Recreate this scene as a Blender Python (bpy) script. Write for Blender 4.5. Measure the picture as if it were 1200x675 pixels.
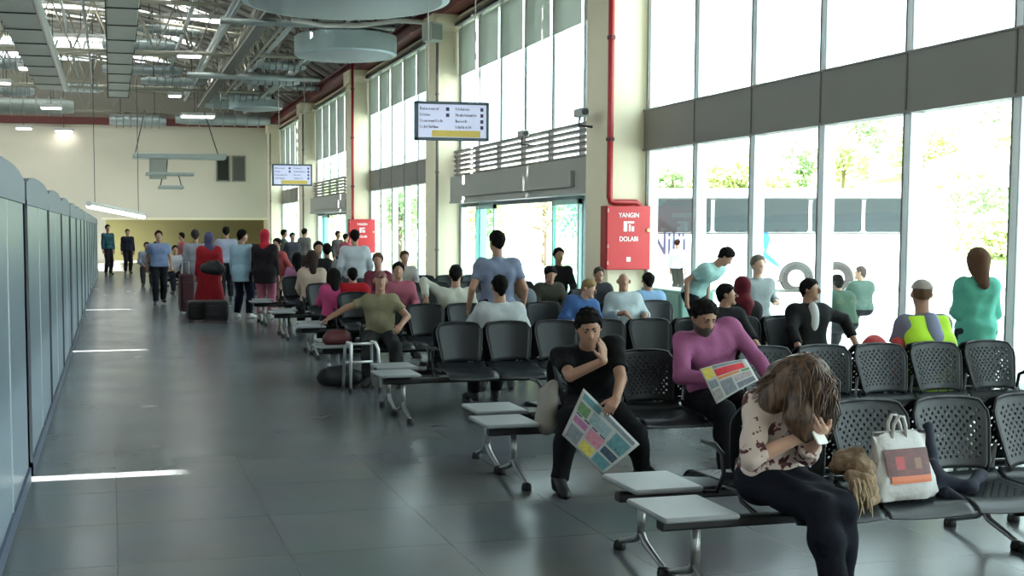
import bpy, math, random
import numpy as np
from mathutils import Vector, Matrix

random.seed(7)
for o in list(bpy.data.objects): bpy.data.objects.remove(o)
SC = bpy.context.scene
COL = SC.collection
PI = math.pi

# ------------------------------------------------------------------ camera
CAM_H = 1.75
F_PX, CX, CY = 1400.0, 480.0, 366.0
YAW, PITCH = math.radians(13.96), math.atan(98/1400)
RIGHT = Vector((math.cos(YAW), -math.sin(YAW), 0))
FLAT = Vector((math.sin(YAW), math.cos(YAW), 0))
FWD = FLAT*math.cos(PITCH) + Vector((0, 0, -math.sin(PITCH)))
UP = FLAT*math.sin(PITCH) + Vector((0, 0, math.cos(PITCH)))
CAMP = Vector((0, 0, CAM_H))
cam = bpy.data.cameras.new('camera'); cam_o = bpy.data.objects.new('camera', cam); COL.objects.link(cam_o)
cam.sensor_width = 36; cam.lens = 36*F_PX/1200
cam.shift_x = (600-CX)/1200; cam.shift_y = (CY-337.5)/1200
cam.clip_end = 600; cam.clip_start = 0.05
cam_o.matrix_world = Matrix(((RIGHT.x, UP.x, -FWD.x, 0), (RIGHT.y, UP.y, -FWD.y, 0), (RIGHT.z, UP.z, -FWD.z, CAM_H), (0, 0, 0, 1)))
SC.camera = cam_o

# ------------------------------------------------------------------ light
w = bpy.data.worlds.new('sky'); SC.world = w; w.use_nodes = True
bg = w.node_tree.nodes['Background']
bg.inputs[0].default_value = (0.80, 0.93, 1.0, 1); bg.inputs[1].default_value = 3.0
def light(kind, name, loc, energy, color=(1, 1, 1), size=None, size_y=None, rot=None):
    l = bpy.data.lights.new(name, kind); l.energy = energy; l.color = color
    if kind == 'AREA':
        l.size = size; l.shape = 'RECTANGLE'; l.size_y = size_y or size
    o = bpy.data.objects.new(name, l); COL.objects.link(o); o.location = loc
    if rot: o.rotation_euler = rot
    return o
sun = light('SUN', 'sun', (0, 0, 30), 30.0, (1, 0.96, 0.9))
sun.data.angle = math.radians(0.5)
SUN_EL = 36.6
sun.rotation_euler = Vector((math.cos(math.radians(SUN_EL)), 0, -math.sin(math.radians(SUN_EL)))).to_track_quat('-Z', 'Y').to_euler()
SC.view_settings.view_transform = 'Standard'; SC.view_settings.look = 'None'
SC.view_settings.gamma = 1; SC.view_settings.use_curve_mapping = False
SC.view_settings.exposure = 1.25
SC.cycles.max_bounces = 8; SC.cycles.transparent_max_bounces = 24
SC.cycles.diffuse_bounces = 4; SC.cycles.glossy_bounces = 3
SC.cycles.sample_clamp_indirect = 6

# ------------------------------------------------------------------ helpers
def ray(px, py): return (FWD*F_PX + RIGHT*(px-CX) + UP*(CY-py))
def G(px, py, h=0.0):
    d = ray(px, py); return CAMP + d*((h-CAM_H)/d.z)
def atY(px, py, Y):
    d = ray(px, py); return CAMP + d*(Y/d.y)
def atX(px, py, X):
    d = ray(px, py); return CAMP + d*(X/d.x)

def mat(name, color, rough=0.6, metal=0.0, spec=0.5, emit=None, es=1.0, noise=None, bump=None):
    m = bpy.data.materials.new(name); m.use_nodes = True
    nt = m.node_tree; b = nt.nodes['Principled BSDF']
    b.inputs['Base Color'].default_value = (*color, 1); b.inputs['Roughness'].default_value = rough
    b.inputs['Metallic'].default_value = metal; b.inputs['Specular IOR Level'].default_value = spec
    if emit: b.inputs['Emission Color'].default_value = (*emit, 1); b.inputs['Emission Strength'].default_value = es
    if noise or bump:
        tc = nt.nodes.new('ShaderNodeTexCoord')
        n = nt.nodes.new('ShaderNodeTexNoise'); n.inputs['Scale'].default_value = (noise or bump)[0]; n.inputs['Detail'].default_value = 4
        nt.links.new(tc.outputs['Object'], n.inputs['Vector'])
        if noise:
            r = nt.nodes.new('ShaderNodeMix'); r.data_type = 'RGBA'
            k = noise[1]
            r.inputs[6].default_value = (*[c*(1-k) for c in color], 1); r.inputs[7].default_value = (*[min(1, c*(1+k)) for c in color], 1)
            nt.links.new(n.outputs['Fac'], r.inputs[0]); nt.links.new(r.outputs[2], b.inputs['Base Color'])
        if bump:
            bp = nt.nodes.new('ShaderNodeBump'); bp.inputs['Strength'].default_value = bump[1]; bp.inputs['Distance'].default_value = bump[2] if len(bump) > 2 else 0.01
            nt.links.new(n.outputs['Fac'], bp.inputs['Height']); nt.links.new(bp.outputs['Normal'], b.inputs['Normal'])
    return m
_mc = {}
def M(name, *a, **k):
    if name not in _mc: _mc[name] = mat(name, *a, **k)
    return _mc[name]

class MB:
    def __init__(s): s.v = []; s.f = []; s.mi = []; s.cur = 0
    def add(s, vs, fs):
        n = len(s.v); s.v += [tuple(v) for v in vs]; s.f += [tuple(i+n for i in f) for f in fs]; s.mi += [s.cur]*len(fs); return s
    def box(s, c, d, R=None):
        vs = []
        for x in (-.5, .5):
            for y in (-.5, .5):
                for z in (-.5, .5):
                    p = Vector((x*d[0], y*d[1], z*d[2]))
                    if R is not None: p = R @ p
                    vs.append(p + Vector(c))
        return s.add(vs, [(0, 1, 3, 2), (4, 6, 7, 5), (0, 4, 5, 1), (2, 3, 7, 6), (0, 2, 6, 4), (1, 5, 7, 3)])
    def bb(s, x0, x1, y0, y1, z0, z1): return s.box(((x0+x1)/2, (y0+y1)/2, (z0+z1)/2), (x1-x0, y1-y0, z1-z0))
    def rbox(s, c, d, r=0.02, n=3, R=None, axis=2):
        """box with rounded corners seen along axis, soft top edges"""
        a, b = [i for i in range(3) if i != axis]
        A, B, H = d[a]/2, d[b]/2, d[axis]/2
        r = min(r, A*.99, B*.99); e = min(r*.5, H*.6)
        rings = []
        for (off, hh) in ((e, -H), (0, -H+e), (0, H-e), (e, H)):
            ring = []
            for (sx, sy, a0) in ((1, 1, 0), (-1, 1, 90), (-1, -1, 180), (1, -1, 270)):
                for k in range(n+1):
                    t = math.radians(a0+90*k/n)
                    p = [0, 0, 0]; p[a] = sx*(A-r)+(r-off)*math.cos(t); p[b] = sy*(B-r)+(r-off)*math.sin(t); p[axis] = hh
                    p = Vector(p)
                    if R is not None: p = R @ p
                    ring.append(p+Vector(c))
            rings.append(ring)
        return s.loft(rings)
    def loft(s, rings, caps=True, close=True):
        n = len(rings[0]); vs = [p for r in rings for p in r]; fs = []
        for i in range(len(rings)-1):
            for k in range(n if close else n-1):
                k2 = (k+1) % n
                fs.append((i*n+k, i*n+k2, (i+1)*n+k2, (i+1)*n+k))
        if caps: fs.append(tuple(reversed(range(n)))); fs.append(tuple(range((len(rings)-1)*n, len(rings)*n)))
        return s.add(vs, fs)
    def tube(s, pts, r, n=8, caps=True):
        pts = [Vector(p) for p in pts]; rs = r if isinstance(r, (list, tuple)) else [r]*len(pts)
        rings = []; prev = None
        for i, p in enumerate(pts):
            t = (pts[min(i+1, len(pts)-1)]-pts[max(i-1, 0)]).normalized()
            if prev is None:
                u = t.orthogonal().normalized()
            else:
                u = (prev - t*prev.dot(t)).normalized()
            prev = u; v = t.cross(u)
            rings.append([p+(u*math.cos(2*PI*k/n)+v*math.sin(2*PI*k/n))*rs[i] for k in range(n)])
        return s.loft(rings, caps)
    def lathe(s, prof, c=(0, 0, 0), n=16, axis='z', caps=True):
        rings = []
        for (r, z) in prof:
            ring = []
            for k in range(n):
                a = 2*PI*k/n; x, y = r*math.cos(a), r*math.sin(a)
                p = {'z': (x, y, z), 'y': (x, z, y), 'x': (z, x, y)}[axis]
                ring.append(Vector(p)+Vector(c))
            rings.append(ring)
        return s.loft(rings, caps)
    def build(s, name, m, parent=None, smooth=False, mods=None):
        me = bpy.data.meshes.new(name); me.from_pydata(s.v, [], s.f)
        for mm in (m if isinstance(m, (list, tuple)) else [m]): me.materials.append(mm)
        if any(s.mi): me.polygons.foreach_set('material_index', s.mi)
        if smooth: me.shade_smooth(); 
        me.update()
        o = bpy.data.objects.new(name, me); COL.objects.link(o)
        if parent is not None: o.parent = parent
        return o
def autosm(o, ang=40):
    me = o.data; me.shade_smooth()
    me.set_sharp_from_angle(angle=math.radians(ang)); return o
def tag(o, label=None, cat=None, group=None, kind=None):
    if label: o['label'] = label
    if cat: o['category'] = cat
    if group: o['group'] = group
    if kind: o['kind'] = kind
    return o
def empty(name, loc=(0, 0, 0), rz=0):
    o = bpy.data.objects.new(name, None); COL.objects.link(o); o.location = loc; o.rotation_euler = (0, 0, rz); o.empty_display_size = .1
    return o
def copy_tree(o, parent=None):
    c = o.copy(); COL.objects.link(c)
    if parent is not None: c.parent = parent
    for ch in [x for x in bpy.data.objects if x.parent == o]: copy_tree(ch, c)
    return c
def struct(o): o['kind'] = 'structure'; return o
def text_mesh(txt, size, m, name='lettering', parent=None, depth=0.002, align='CENTER'):
    cu = bpy.data.curves.new(name, 'FONT'); cu.body = txt; cu.size = size; cu.align_x = align; cu.align_y = 'CENTER'; cu.extrude = depth; cu.offset = size*.012
    t = bpy.data.objects.new(name+'_tmp', cu); COL.objects.link(t)
    dg = bpy.context.evaluated_depsgraph_get(); me = bpy.data.meshes.new_from_object(t.evaluated_get(dg))
    bpy.data.objects.remove(t); me.materials.clear(); me.materials.append(m)
    o = bpy.data.objects.new(name, me); COL.objects.link(o)
    if parent is not None: o.parent = parent
    return o
# ================================================================== SETTING
WX = 8.45                      # window wall plane
COLY = [17.95 + 10.6*i for i in range(-2, 5)]   # near faces of the columns
COLD, COLW = 0.95, 0.70
Y_END = 63.0; X_L = -13.0; Y_0 = -9.0
cream = M('cream_wall', (0.84, 0.76, 0.55), .6, noise=(1.2, .05))
cream2 = M('cream_far_wall', (0.66, 0.61, 0.49), .7, noise=(.5, .06))
grey_band = M('grey_band', (0.20, 0.195, 0.175), .5, noise=(2, .06))
alu = M('white_aluminium', (0.86, 0.92, 0.92), .35, noise=(3, .03))
alu_dark = M('grey_gasket', (0.20, 0.24, 0.25), .5)
steel_red = M('red_brown_steel', (0.16, 0.035, 0.03), .5)
galv = M('galvanised_duct', (0.36, 0.41, 0.40), .38, .55, noise=(1.5, .2))
galv_dk = M('dull_green_grey_steel', (0.24, 0.27, 0.24), .5, .2, noise=(2, .15))
truss_m = M('olive_truss_paint', (0.27, 0.26, 0.20), .55)
dark_m = M('dark_steel', (0.035, 0.035, 0.033), .5)

def glass_mat(name, tint, gl=0.06):
    m = bpy.data.materials.new(name); m.use_nodes = True; nt = m.node_tree
    nt.nodes.remove(nt.nodes['Principled BSDF']); out = nt.nodes['Material Output']
    t = nt.nodes.new('ShaderNodeBsdfTransparent'); t.inputs[0].default_value = (*tint, 1)
    g = nt.nodes.new('ShaderNodeBsdfGlossy'); g.inputs['Roughness'].default_value = .02
    mx = nt.nodes.new('ShaderNodeMixShader'); mx.inputs[0].default_value = gl
    nt.links.new(t.outputs[0], mx.inputs[1]); nt.links.new(g.outputs[0], mx.inputs[2]); nt.links.new(mx.outputs[0], out.inputs[0])
    return m
glass = glass_mat('window_glass', (.93, .98, .96))

# ---- floor: large grey-blue tiles with a satin sheen
fm = bpy.data.materials.new('grey_floor_tiles'); fm.use_nodes = True; nt = fm.node_tree; b = nt.nodes['Principled BSDF']
tc = nt.nodes.new('ShaderNodeTexCoord'); mp = nt.nodes.new('ShaderNodeMapping'); nt.links.new(tc.outputs['Object'], mp.inputs[0])
br = nt.nodes.new('ShaderNodeTexBrick'); br.offset = 0; br.inputs['Scale'].default_value = 1.0
br.inputs['Brick Width'].default_value = .9; br.inputs['Row Height'].default_value = .9; br.inputs['Mortar Size'].default_value = .004; br.inputs['Mortar Smooth'].default_value = .3
br.inputs['Color1'].default_value = (.145, .160, .168, 1); br.inputs['Color2'].default_value = (.165, .180, .188, 1); br.inputs['Mortar'].default_value = (.08, .088, .092, 1)
nt.links.new(mp.outputs[0], br.inputs['Vector'])
nz = nt.nodes.new('ShaderNodeTexNoise'); nz.inputs['Scale'].default_value = 1.3; nz.inputs['Detail'].default_value = 6; nt.links.new(tc.outputs['Object'], nz.inputs[0])
mul = nt.nodes.new('ShaderNodeMix'); mul.data_type = 'RGBA'; mul.blend_type = 'MULTIPLY'; mul.inputs[0].default_value = .35
nt.links.new(br.outputs['Color'], mul.inputs[6]); nt.links.new(nz.outputs['Color'], mul.inputs[7]); nt.links.new(mul.outputs[2], b.inputs['Base Color'])
rr = nt.nodes.new('ShaderNodeMapRange'); rr.inputs['To Min'].default_value = .17; rr.inputs['To Max'].default_value = .32; nt.links.new(nz.outputs['Fac'], rr.inputs[0]); nt.links.new(rr.outputs[0], b.inputs['Roughness'])
b.inputs['Specular IOR Level'].default_value = .45
bpn = nt.nodes.new('ShaderNodeBump'); bpn.inputs['Strength'].default_value = .15; bpn.inputs['Distance'].default_value = .003; bpn.invert = True
nt.links.new(br.outputs['Fac'], bpn.inputs['Height']); nt.links.new(bpn.outputs[0], b.inputs['Normal'])
struct(MB().bb(X_L, WX+.25, Y_0, Y_END+6, -.12, 0).build('floor', fm))

# ---- outdoors
conc = M('pale_forecourt', (0.62, 0.62, 0.60), .8, noise=(.3, .06))
struct(MB().bb(WX+.25, 150, -60, 220, -.5, -.28).build('ground_outside', conc))
struct(MB().bb(WX+.25, WX+3.2, Y_0, 80, -.28, -.13).build('pavement', M('kerb', (.55, .55, .53), .8)))

# ---- window wall: one object per bay and level
def mullion(mb, y, z0, z1):
    mb.cur = 0; mb.bb(WX-.06, WX+.10, y-.055, y+.055, z0, z1)
    mb.cur = 1; mb.bb(WX-.075, WX-.06, y-.062, y-.054, z0, z1); mb.bb(WX-.075, WX-.06, y+.054, y+.062, z0, z1)
blind_m = glass_mat('blind', (.5, .52, .47), 0)
nt = blind_m.node_tree; 
for n in list(nt.nodes):
    if n.type == 'BSDF_GLOSSY': nt.nodes.remove(n)
df = nt.nodes.new('ShaderNodeBsdfDiffuse'); df.inputs[0].default_value = (.62, .65, .6, 1)
mx = [n for n in nt.nodes if n.type == 'MIX_SHADER'][0]; mx.inputs[0].default_value = .62; nt.links.new(df.outputs[0], mx.inputs[2])
ZT = 6.72; Z1, Z2 = 3.0, 3.66
nwin = 0; ndoor = 0
for i, yc in enumerate(COLY[:-1] + [COLY[-1]]):
    y0 = yc + COLD; y1 = yc + 10.6
    if i == len(COLY)-1: y1 = min(Y_END, y1)
    L = y1-y0
    if L < .5: continue
    near = (i == 1)
    ys = [y0 + L*k/6 for k in range(7)]
    if near: ys = [17.85-1.62*k for k in range(7)][::-1]; ys[0] = y0
    door = i in (2, 4)
    nwin += 1
    # upper light
    wf = MB()
    for y in ys: mullion(wf, min(max(y, y0+.06), y1-.06), Z2, ZT)
    wf.cur = 0; wf.bb(WX-.05, WX+.08, y0, y1, ZT-.08, ZT)
    W = struct(wf.build('window_%d' % nwin, [alu, alu_dark]))
    struct(MB().bb(WX+.01, WX+.02, y0, y1, Z2, ZT-.05).build('window_glass', glass, W))
    if i >= 2:
        for k in range(6):
            bz = 5.5 if i < 4 else 4.6
            struct(MB().bb(WX-.13, WX-.12, ys[k]+.07, ys[k+1]-.07, bz, ZT-.1).bb(WX-.135, WX-.115, ys[k]+.07, ys[k+1]-.07, bz-.03, bz).build('window_blind', blind_m, W))
    # band
    if door:
        lv = MB()
        for k in range(6):
            z = Z1+.04+k*.115
            lv.bb(WX-.22, WX-.02, y0, y1, z, z+.045)
        for y in ys: lv.bb(WX-.16, WX-.06, y-.03, y+.03, Z1, Z2)
        struct(lv.build('trim_louvres_%d' % i, M('louvre_grey', (.17, .165, .15), .5)))
    else:
        bd = MB(); bd.bb(WX-.09, WX+.12, y0, y1, Z1, Z2)
        bd.cur = 1
        for y in ys[1:-1]: bd.bb(WX-.10, WX-.088, y-.012, y+.012, Z1, Z2)
        bd.cur = 0; bd.bb(WX-.11, WX-.088, y0, y1, Z2-.02, Z2); bd.bb(WX-.11, WX-.088, y0, y1, Z1, Z1+.03)
        struct(bd.build('wall_right_band_%d' % i, [grey_band, M('band_joint', (.12, .115, .10), .5)]))
    # lower light
    if not door:
        nwin += 1; wf = MB()
        for y in ys: mullion(wf, min(max(y, y0+.06), y1-.06), 0, Z1)
        wf.cur = 0; wf.bb(WX-.05, WX+.08, y0, y1, 0, .12)
        W = struct(wf.build('window_%d' % nwin, [alu, alu_dark]))
        struct(MB().bb(WX+.01, WX+.02, y0, y1, .1, Z1).build('window_glass', glass, W))
    else:
        ndoor += 1
        # fixed side lights and a pair of sliding leaves, with the drive housing above
        a, c = ys[1], ys[5]; wf = MB()
        for y in (ys[0], ys[1], ys[5], ys[6]): mullion(wf, min(max(y, y0+.06), y1-.06), 0, Z1)
        wf.bb(WX-.05, WX+.08, y0, y1, 2.28, 2.38); 
        W = struct(wf.build('door_%d' % ndoor, [alu, alu_dark]))
        struct(MB().bb(WX-.42, WX-.02, y0+.05, y1-.35, 2.36, 3.0).bb(WX-.50, WX-.42, y0+1.2, y1-1.6, 2.5, 2.78).bb(WX-.44, WX-.42, y0+.05, y1-.35, 2.36, 2.42)
               .build('door_drive_housing', M('housing_grey', (.36, .36, .33), .5), W))
        for (q0, q1) in ((ys[1], ys[2]-.2), (ys[4]+.2, ys[5])):
            lf = MB(); 
            for y in (q0+.04, q1-.04): lf.bb(WX-.16, WX-.10, y-.04, y+.04, 0, 2.3)
            lf.bb(WX-.16, WX-.10, q0, q1, 0, .14).bb(WX-.16, WX-.10, q0, q1, 2.2, 2.3)
            lf.cur = 1; lf.bb(WX-.135, WX-.125, q0+.08, q1-.08, .14, 2.2)
            struct(lf.build('door_leaf', [M('green_white_frame', (.45, .68, .64), .35), glass_mat('green_glass', (.62, .88, .82))], W))
        for (q0, q1) in ((ys[0], ys[1]), (ys[5], ys[6])):
            struct(MB().bb(WX+.01, WX+.02, q0, q1, .1, 2.3).build('door_glass', glass, W))
        struct(MB().bb(WX+.01, WX+.02, y0, y1, 2.38, Z1).build('door_glass', glass, W))

# ---- columns
colobjs = []
for i, yc in enumerate(COLY):
    mb = MB(); mb.rbox((WX-COLW/2+.06, yc+COLD/2, 3.48), (COLW+.12, COLD, 6.96), .012)
    mb.bb(WX-COLW-.08, WX+.12, yc-.04, yc+COLD+.04, 6.55, 6.98)
    o = struct(autosm(mb.build('column', cream))); colobjs.append(o)
# dark rain pipe on the far corner of each column
for i in (3, 5, 6):
    y = COLY[i]-.095; mb = MB(); mb.tube([(WX-COLW+.02, y, 0.02), (WX-COLW+.02, y, 5.6), (WX-COLW+.02, y, 6.5)], .035, 8)
    for z in (1.2, 3.1, 5.0): mb.tube([(WX-COLW+.02, y, z), (WX-COLW+.02, y, z+.06)], .05, 8)
    tag(mb.build('drain_pipe', M('drain_grey', (.13, .12, .10), .5)), 'thin dark vertical pipe on the cream column '+{3: 'behind the larger hanging sign', 5: 'beside the smaller far hanging sign', 6: 'nearest the far end wall'}[i], 'pipe')

# ---- cornice and eaves steel above the windows
struct(MB().bb(WX-.12, WX+.2, Y_0, Y_END, ZT, 6.96).bb(WX-.2, WX-.12, Y_0, Y_END, ZT+.12, 6.9).build('wall_right_cornice', cream))
struct(MB().bb(WX-.22, WX-.12, Y_0, Y_END, ZT-.03, ZT+.05).build('trim_blind_rail', dark_m))
mb = MB(); mb.bb(WX-.55, WX-.15, Y_0, Y_END, 6.98, 7.03).bb(WX-.55, WX-.15, Y_0, Y_END, 7.35, 7.4).bb(WX-.37, WX-.33, Y_0, Y_END, 7.03, 7.35)
struct(mb.build('beam_eaves', steel_red))
struct(MB().bb(WX-.1, WX+.3, Y_0, Y_END, 6.96, 8.1).build('wall_right_upper', M('eaves_brown', (.12, .06, .05), .7)))

# ---- far wall with the low opening below it
mb = MB()
mb.bb(X_L, 8.4, Y_END, Y_END+.3, 2.25, 7.0)
mb.bb(X_L, -.3, Y_END, Y_END+.3, 0, 2.25)
struct(mb.build('wall_far', cream2))
struct(MB().bb(-.5, 8.4, Y_END-.08, Y_END, 2.2, 2.32).build('trim_far_lintel', cream))
mb = MB(); mb.bb(-.6, 8.4, Y_END+4.5, Y_END+4.6, 0, 3)
struct(mb.build('wall_recess', M('olive_recess', (.30, .27, .12), .8)))
struct(MB().bb(-.6, 8.4, Y_END+.3, Y_END+4.6, 2.25, 2.4).build('ceiling_recess', M('recess_ceiling', (.4, .37, .25), .8)))
struct(MB().bb(8.3, 8.5, Y_END, Y_END+4.6, 0, 7).build('wall_recess_side', cream))
struct(MB().bb(X_L, 8.4, Y_END-.25, Y_END, 7.0, 7.35).build('beam_far', steel_red))
struct(MB().bb(X_L, 8.4, Y_END+.05, Y_END+.3, 7.35, 10.2).build('wall_far_gable', M('gable_tan', (.30, .27, .23), .8)))
# dark window in the far wall
a = atY(253, 182, Y_END-.03); c = atY(288, 213, Y_END-.03); xm = (a.x+c.x)/2
fw = MB()
for (x0, x1) in ((a.x, xm-.05), (xm+.05, c.x)):
    fw.bb(x0, x0+.07, Y_END-.06, Y_END, c.z, a.z).bb(x1-.07, x1, Y_END-.06, Y_END, c.z, a.z).bb(x0, x1, Y_END-.06, Y_END, c.z, c.z+.07).bb(x0, x1, Y_END-.06, Y_END, a.z-.07, a.z)
W = struct(fw.build('window_far', M('far_frame', (.25, .25, .2), .5)))
struct(MB().bb(a.x+.05, xm-.1, Y_END-.03, Y_END-.01, c.z, a.z).build('window_glass', M('black_pane', (.008, .008, .008), .2), W))
struct(MB().bb(xm+.1, c.x-.05, Y_END-.03, Y_END-.01, c.z, a.z).build('window_glass', M('grey_pane', (.09, .09, .075), .4), W))

# ---- unseen left outer wall, its clerestory slot shaped to throw sun streaks on the floor
mb = MB(); mb.bb(X_L-.25, X_L, Y_0, Y_END, 0, 8.3)
mb.bb(X_L-.25, X_L, Y_0, Y_END, 10.15, 12.2)
lw = struct(mb.build('wall_left_sun_slot', cream2))

# ---- roof: shallow pitched corrugated deck on purlins
def roof_z(x): return 7.6+3.7*(1-max(0.0, (x+3.5)/12.1)**2.1) if x > -3.5 else 11.3+(x+3.5)*.02
deck_m = bpy.data.materials.new('corrugated_deck'); deck_m.use_nodes = True; nt = deck_m.node_tree; b = nt.nodes['Principled BSDF']; b.inputs['Roughness'].default_value = .55
tc = nt.nodes.new('ShaderNodeTexCoord'); nz = nt.nodes.new('ShaderNodeTexNoise'); nz.inputs['Scale'].default_value = .5; nz.inputs['Detail'].default_value = 5
mpn = nt.nodes.new('ShaderNodeMapping'); mpn.inputs['Scale'].default_value = (.35, 2.2, 1); nt.links.new(tc.outputs['Object'], mpn.inputs[0]); nt.links.new(mpn.outputs[0], nz.inputs[0])
cr = nt.nodes.new('ShaderNodeValToRGB'); cr.color_ramp.elements[0].position = .35; cr.color_ramp.elements[0].color = (.13, .095, .085, 1); cr.color_ramp.elements[1].position = .68; cr.color_ramp.elements[1].color = (.38, .35, .34, 1)
nt.links.new(nz.outputs['Fac'], cr.inputs[0]); nt.links.new(cr.outputs[0], b.inputs['Base Color'])
mb = MB(); xs = [8.6, 7.2, 5.6, 3.8, 1.8, -.6, -3.5, -8, X_L-.25]
nY = 144; ys = [Y_0+(Y_END+.3-Y_0)*k/nY for k in range(nY+1)]
SKY_Y = [(22, 22.5), (26, 26.9), (31, 31.5), (36.5, 37.3), (42, 42.5), (47, 47.9), (51.5, 52), (55, 55.9)]
for j in range(nY):
    dz = .0 if j % 2 else .05
    for k in range(len(xs)-1):
        x0, x1 = xs[k], xs[k+1]; z0, z1 = roof_z(x0)+dz, roof_z(x1)+dz
        mid = (ys[j]+ys[j+1])/2
        if k in (3, 4, 5, 6) and any(p <= mid <= q for p, q in SKY_Y): continue
        vs = [(x0, ys[j]-.02, z0), (x1, ys[j]-.02, z1), (x1, ys[j+1]+.02, z1), (x0, ys[j+1]+.02, z0)]
        up = [(x, y, z+.06) for x, y, z in vs]
        mb.add(vs+up, [(0, 1, 2, 3), (7, 6, 5, 4), (0, 4, 5, 1), (1, 5, 6, 2), (2, 6, 7, 3), (3, 7, 4, 0)])
struct(mb.build('ceiling', deck_m))
struct(MB().bb(X_L, WX+.2, Y_0-.3, Y_0, 0, 11.5).build('wall_rear_light_block', cream2))  # unseen end wall added to block sky light from behind the camera
sk = MB()
skm = bpy.data.materials.new('skylight_sheet'); skm.use_nodes = True; nt = skm.node_tree; nt.nodes.remove(nt.nodes['Principled BSDF'])
t1 = nt.nodes.new('ShaderNodeBsdfTranslucent'); t1.inputs[0].default_value = (.9, .95, .95, 1); nt.links.new(t1.outputs[0], nt.nodes['Material Output'].inputs[0])
for (p, q) in SKY_Y:
    for k in (3, 4, 5, 6):
        x0, x1 = xs[k], xs[k+1]
        vs = [(x0, p-.1, roof_z(x0)+.112), (x1, p-.1, roof_z(x1)+.112), (x1, q+.1, roof_z(x1)+.112), (x0, q+.1, roof_z(x0)+.112)]
        sk.add(vs, [(0, 1, 2, 3)])
struct(sk.build('ceiling_skylights', skm))
# purlins
mb = MB(); y = 4.0; random.seed(3)
pm = M('pale_purlin', (.50, .48, .42), .5)
while y < Y_END-1:
    for k in range(len(xs)-1):
        x0, x1 = xs[k], xs[k+1]
        mb.tube([(x0, y, roof_z(x0)-.1), (x1, y, roof_z(x1)-.1)], .085, 4)
    y += 1.25
struct(mb.build('beam_purlins', pm))
# ================================================================== CEILING EQUIPMENT
def truss_transverse(y, x0, x1, zb, n):
    """three-dimensional lattice girder across the hall: two top chords, one bottom chord"""
    mb = MB(); w = .55
    top = lambda x: min(zb+1.5, roof_z(x)-.25) if roof_z(x)-.25 > zb+.2 else zb+.2
    for s in (-w, w): mb.tube([(x0, y+s, top(x0)), ((x0+x1)/2, y+s, top((x0+x1)/2)), (x1, y+s, top(x1))], .05, 6)
    mb.tube([(x0, y, zb), (x1, y, zb)], .06, 6)
    for k in range(n):
        xa = x0+(x1-x0)*k/n; xb = x0+(x1-x0)*(k+1)/n; xm = (xa+xb)/2
        for s in (-w, w):
            mb.tube([(xa, y, zb), (xm, y+s, top(xm))], .028, 5); mb.tube([(xm, y+s, top(xm)), (xb, y, zb)], .028, 5)
        mb.tube([(xm, y-w, top(xm)), (xm, y+w, top(xm))], .025, 5)
    return mb
places = ['nearest the camera', 'above the larger hanging sign', 'beyond the larger hanging sign', 'above the smaller hanging sign', 'nearest the far end wall']
for j, (yt, lab) in enumerate(zip([19.3, 29.6, 40.0, 50.6, 60.6], places)):
    tag(truss_transverse(yt, 7.9, X_L+.3, 7.45, 16).build('roof_truss', truss_m), 'olive tubular roof truss spanning the hall, ' + lab, 'truss', 'tubular roof trusses across the hall')
for j, yt in enumerate([24.2, 34.8, 45.3, 55.6]):
    tag(truss_transverse(yt, 6.9, X_L+.3, 8.1, 20).build('roof_truss', truss_m), 'lighter tubular roof truss, ' + ['first one beyond the large drum', 'between the two hanging signs', 'just beyond the smaller sign', 'last before the far wall'][j], 'truss', 'tubular roof trusses across the hall')
# long lattice girder with a dark cable tray under it, running down the hall
a = G(322, 2, 7.3); c = G(244, 112, 7.3)
GX = (a.x+c.x)/2
mb = MB(); y0, y1 = 14.0, Y_END-8; n = 30
for k in range(n):
    ya = y0+(y1-y0)*k/n; yb = y0+(y1-y0)*(k+1)/n; ym = (ya+yb)/2
    mb.tube([(GX, ya, 7.35), (GX+.35, ym, 8.35)], .03, 5); mb.tube([(GX+.35, ym, 8.35), (GX, yb, 7.35)], .03, 5)
    mb.tube([(GX+.7, ya, 7.35), (GX+.35, ym, 8.35)], .03, 5); mb.tube([(GX+.35, ym, 8.35), (GX+.7, yb, 7.35)], .03, 5)
mb.tube([(GX+.35, y0, 8.35), (GX+.35, y1, 8.35)], .05, 6); mb.tube([(GX+.7, y0, 7.35), (GX+.7, y1, 7.35)], .045, 6)
gt = empty('lattice_girder'); tag(gt, 'long dark lattice girder running down the hall beside the round ducts', 'girder')
mb.build('lattice', truss_m, gt)
MB().bb(GX-.14, GX+.20, y0, y1, 7.22, 7.36).build('lower_chord', dark_m, gt)
MB().bb(GX-.16, GX-.14, y0, y1, 7.18, 7.235).build('chord_edge', M('pale_edge', (.4, .38, .3), .5), gt)

# ducts along the hall
def duct_box(x0, x1, y0, y1, z0, z1, lab, seam=2.6, m=galv):
    t = empty('air_duct', ((x0+x1)/2, y0, z0)); tag(t, lab, 'duct')
    mb = MB(); mb.rbox(((0), (y1-y0)/2, (z1-z0)/2), (x1-x0, y1-y0, z1-z0), .05, axis=1)
    fl = mb; fl.cur = 1; y = .2
    while y < y1-y0:
        w_ = (x1-x0)/2+.03
        fl.bb(-w_, w_, y, y+.05, -.03, 0).bb(-w_, w_, y, y+.05, z1-z0, z1-z0+.03).bb(-w_, -w_+.03, y, y+.05, -.03, z1-z0).bb(w_-.03, w_, y, y+.05, -.03, z1-z0)
        y += seam
    autosm(fl.build('duct_body', [m, dark_m], t))
    y = 1.0
    while y < y1-y0:
        for s in (-1, 1): MB().tube([(s*((x1-x0)/2+.02), y, 0), (s*((x1-x0)/2+.02), y, max(.5, roof_z((x0+x1)/2)-z0-.1))], .015, 5).build('hanger_rod', dark_m, t)
        y += 6.4
    return t
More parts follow.
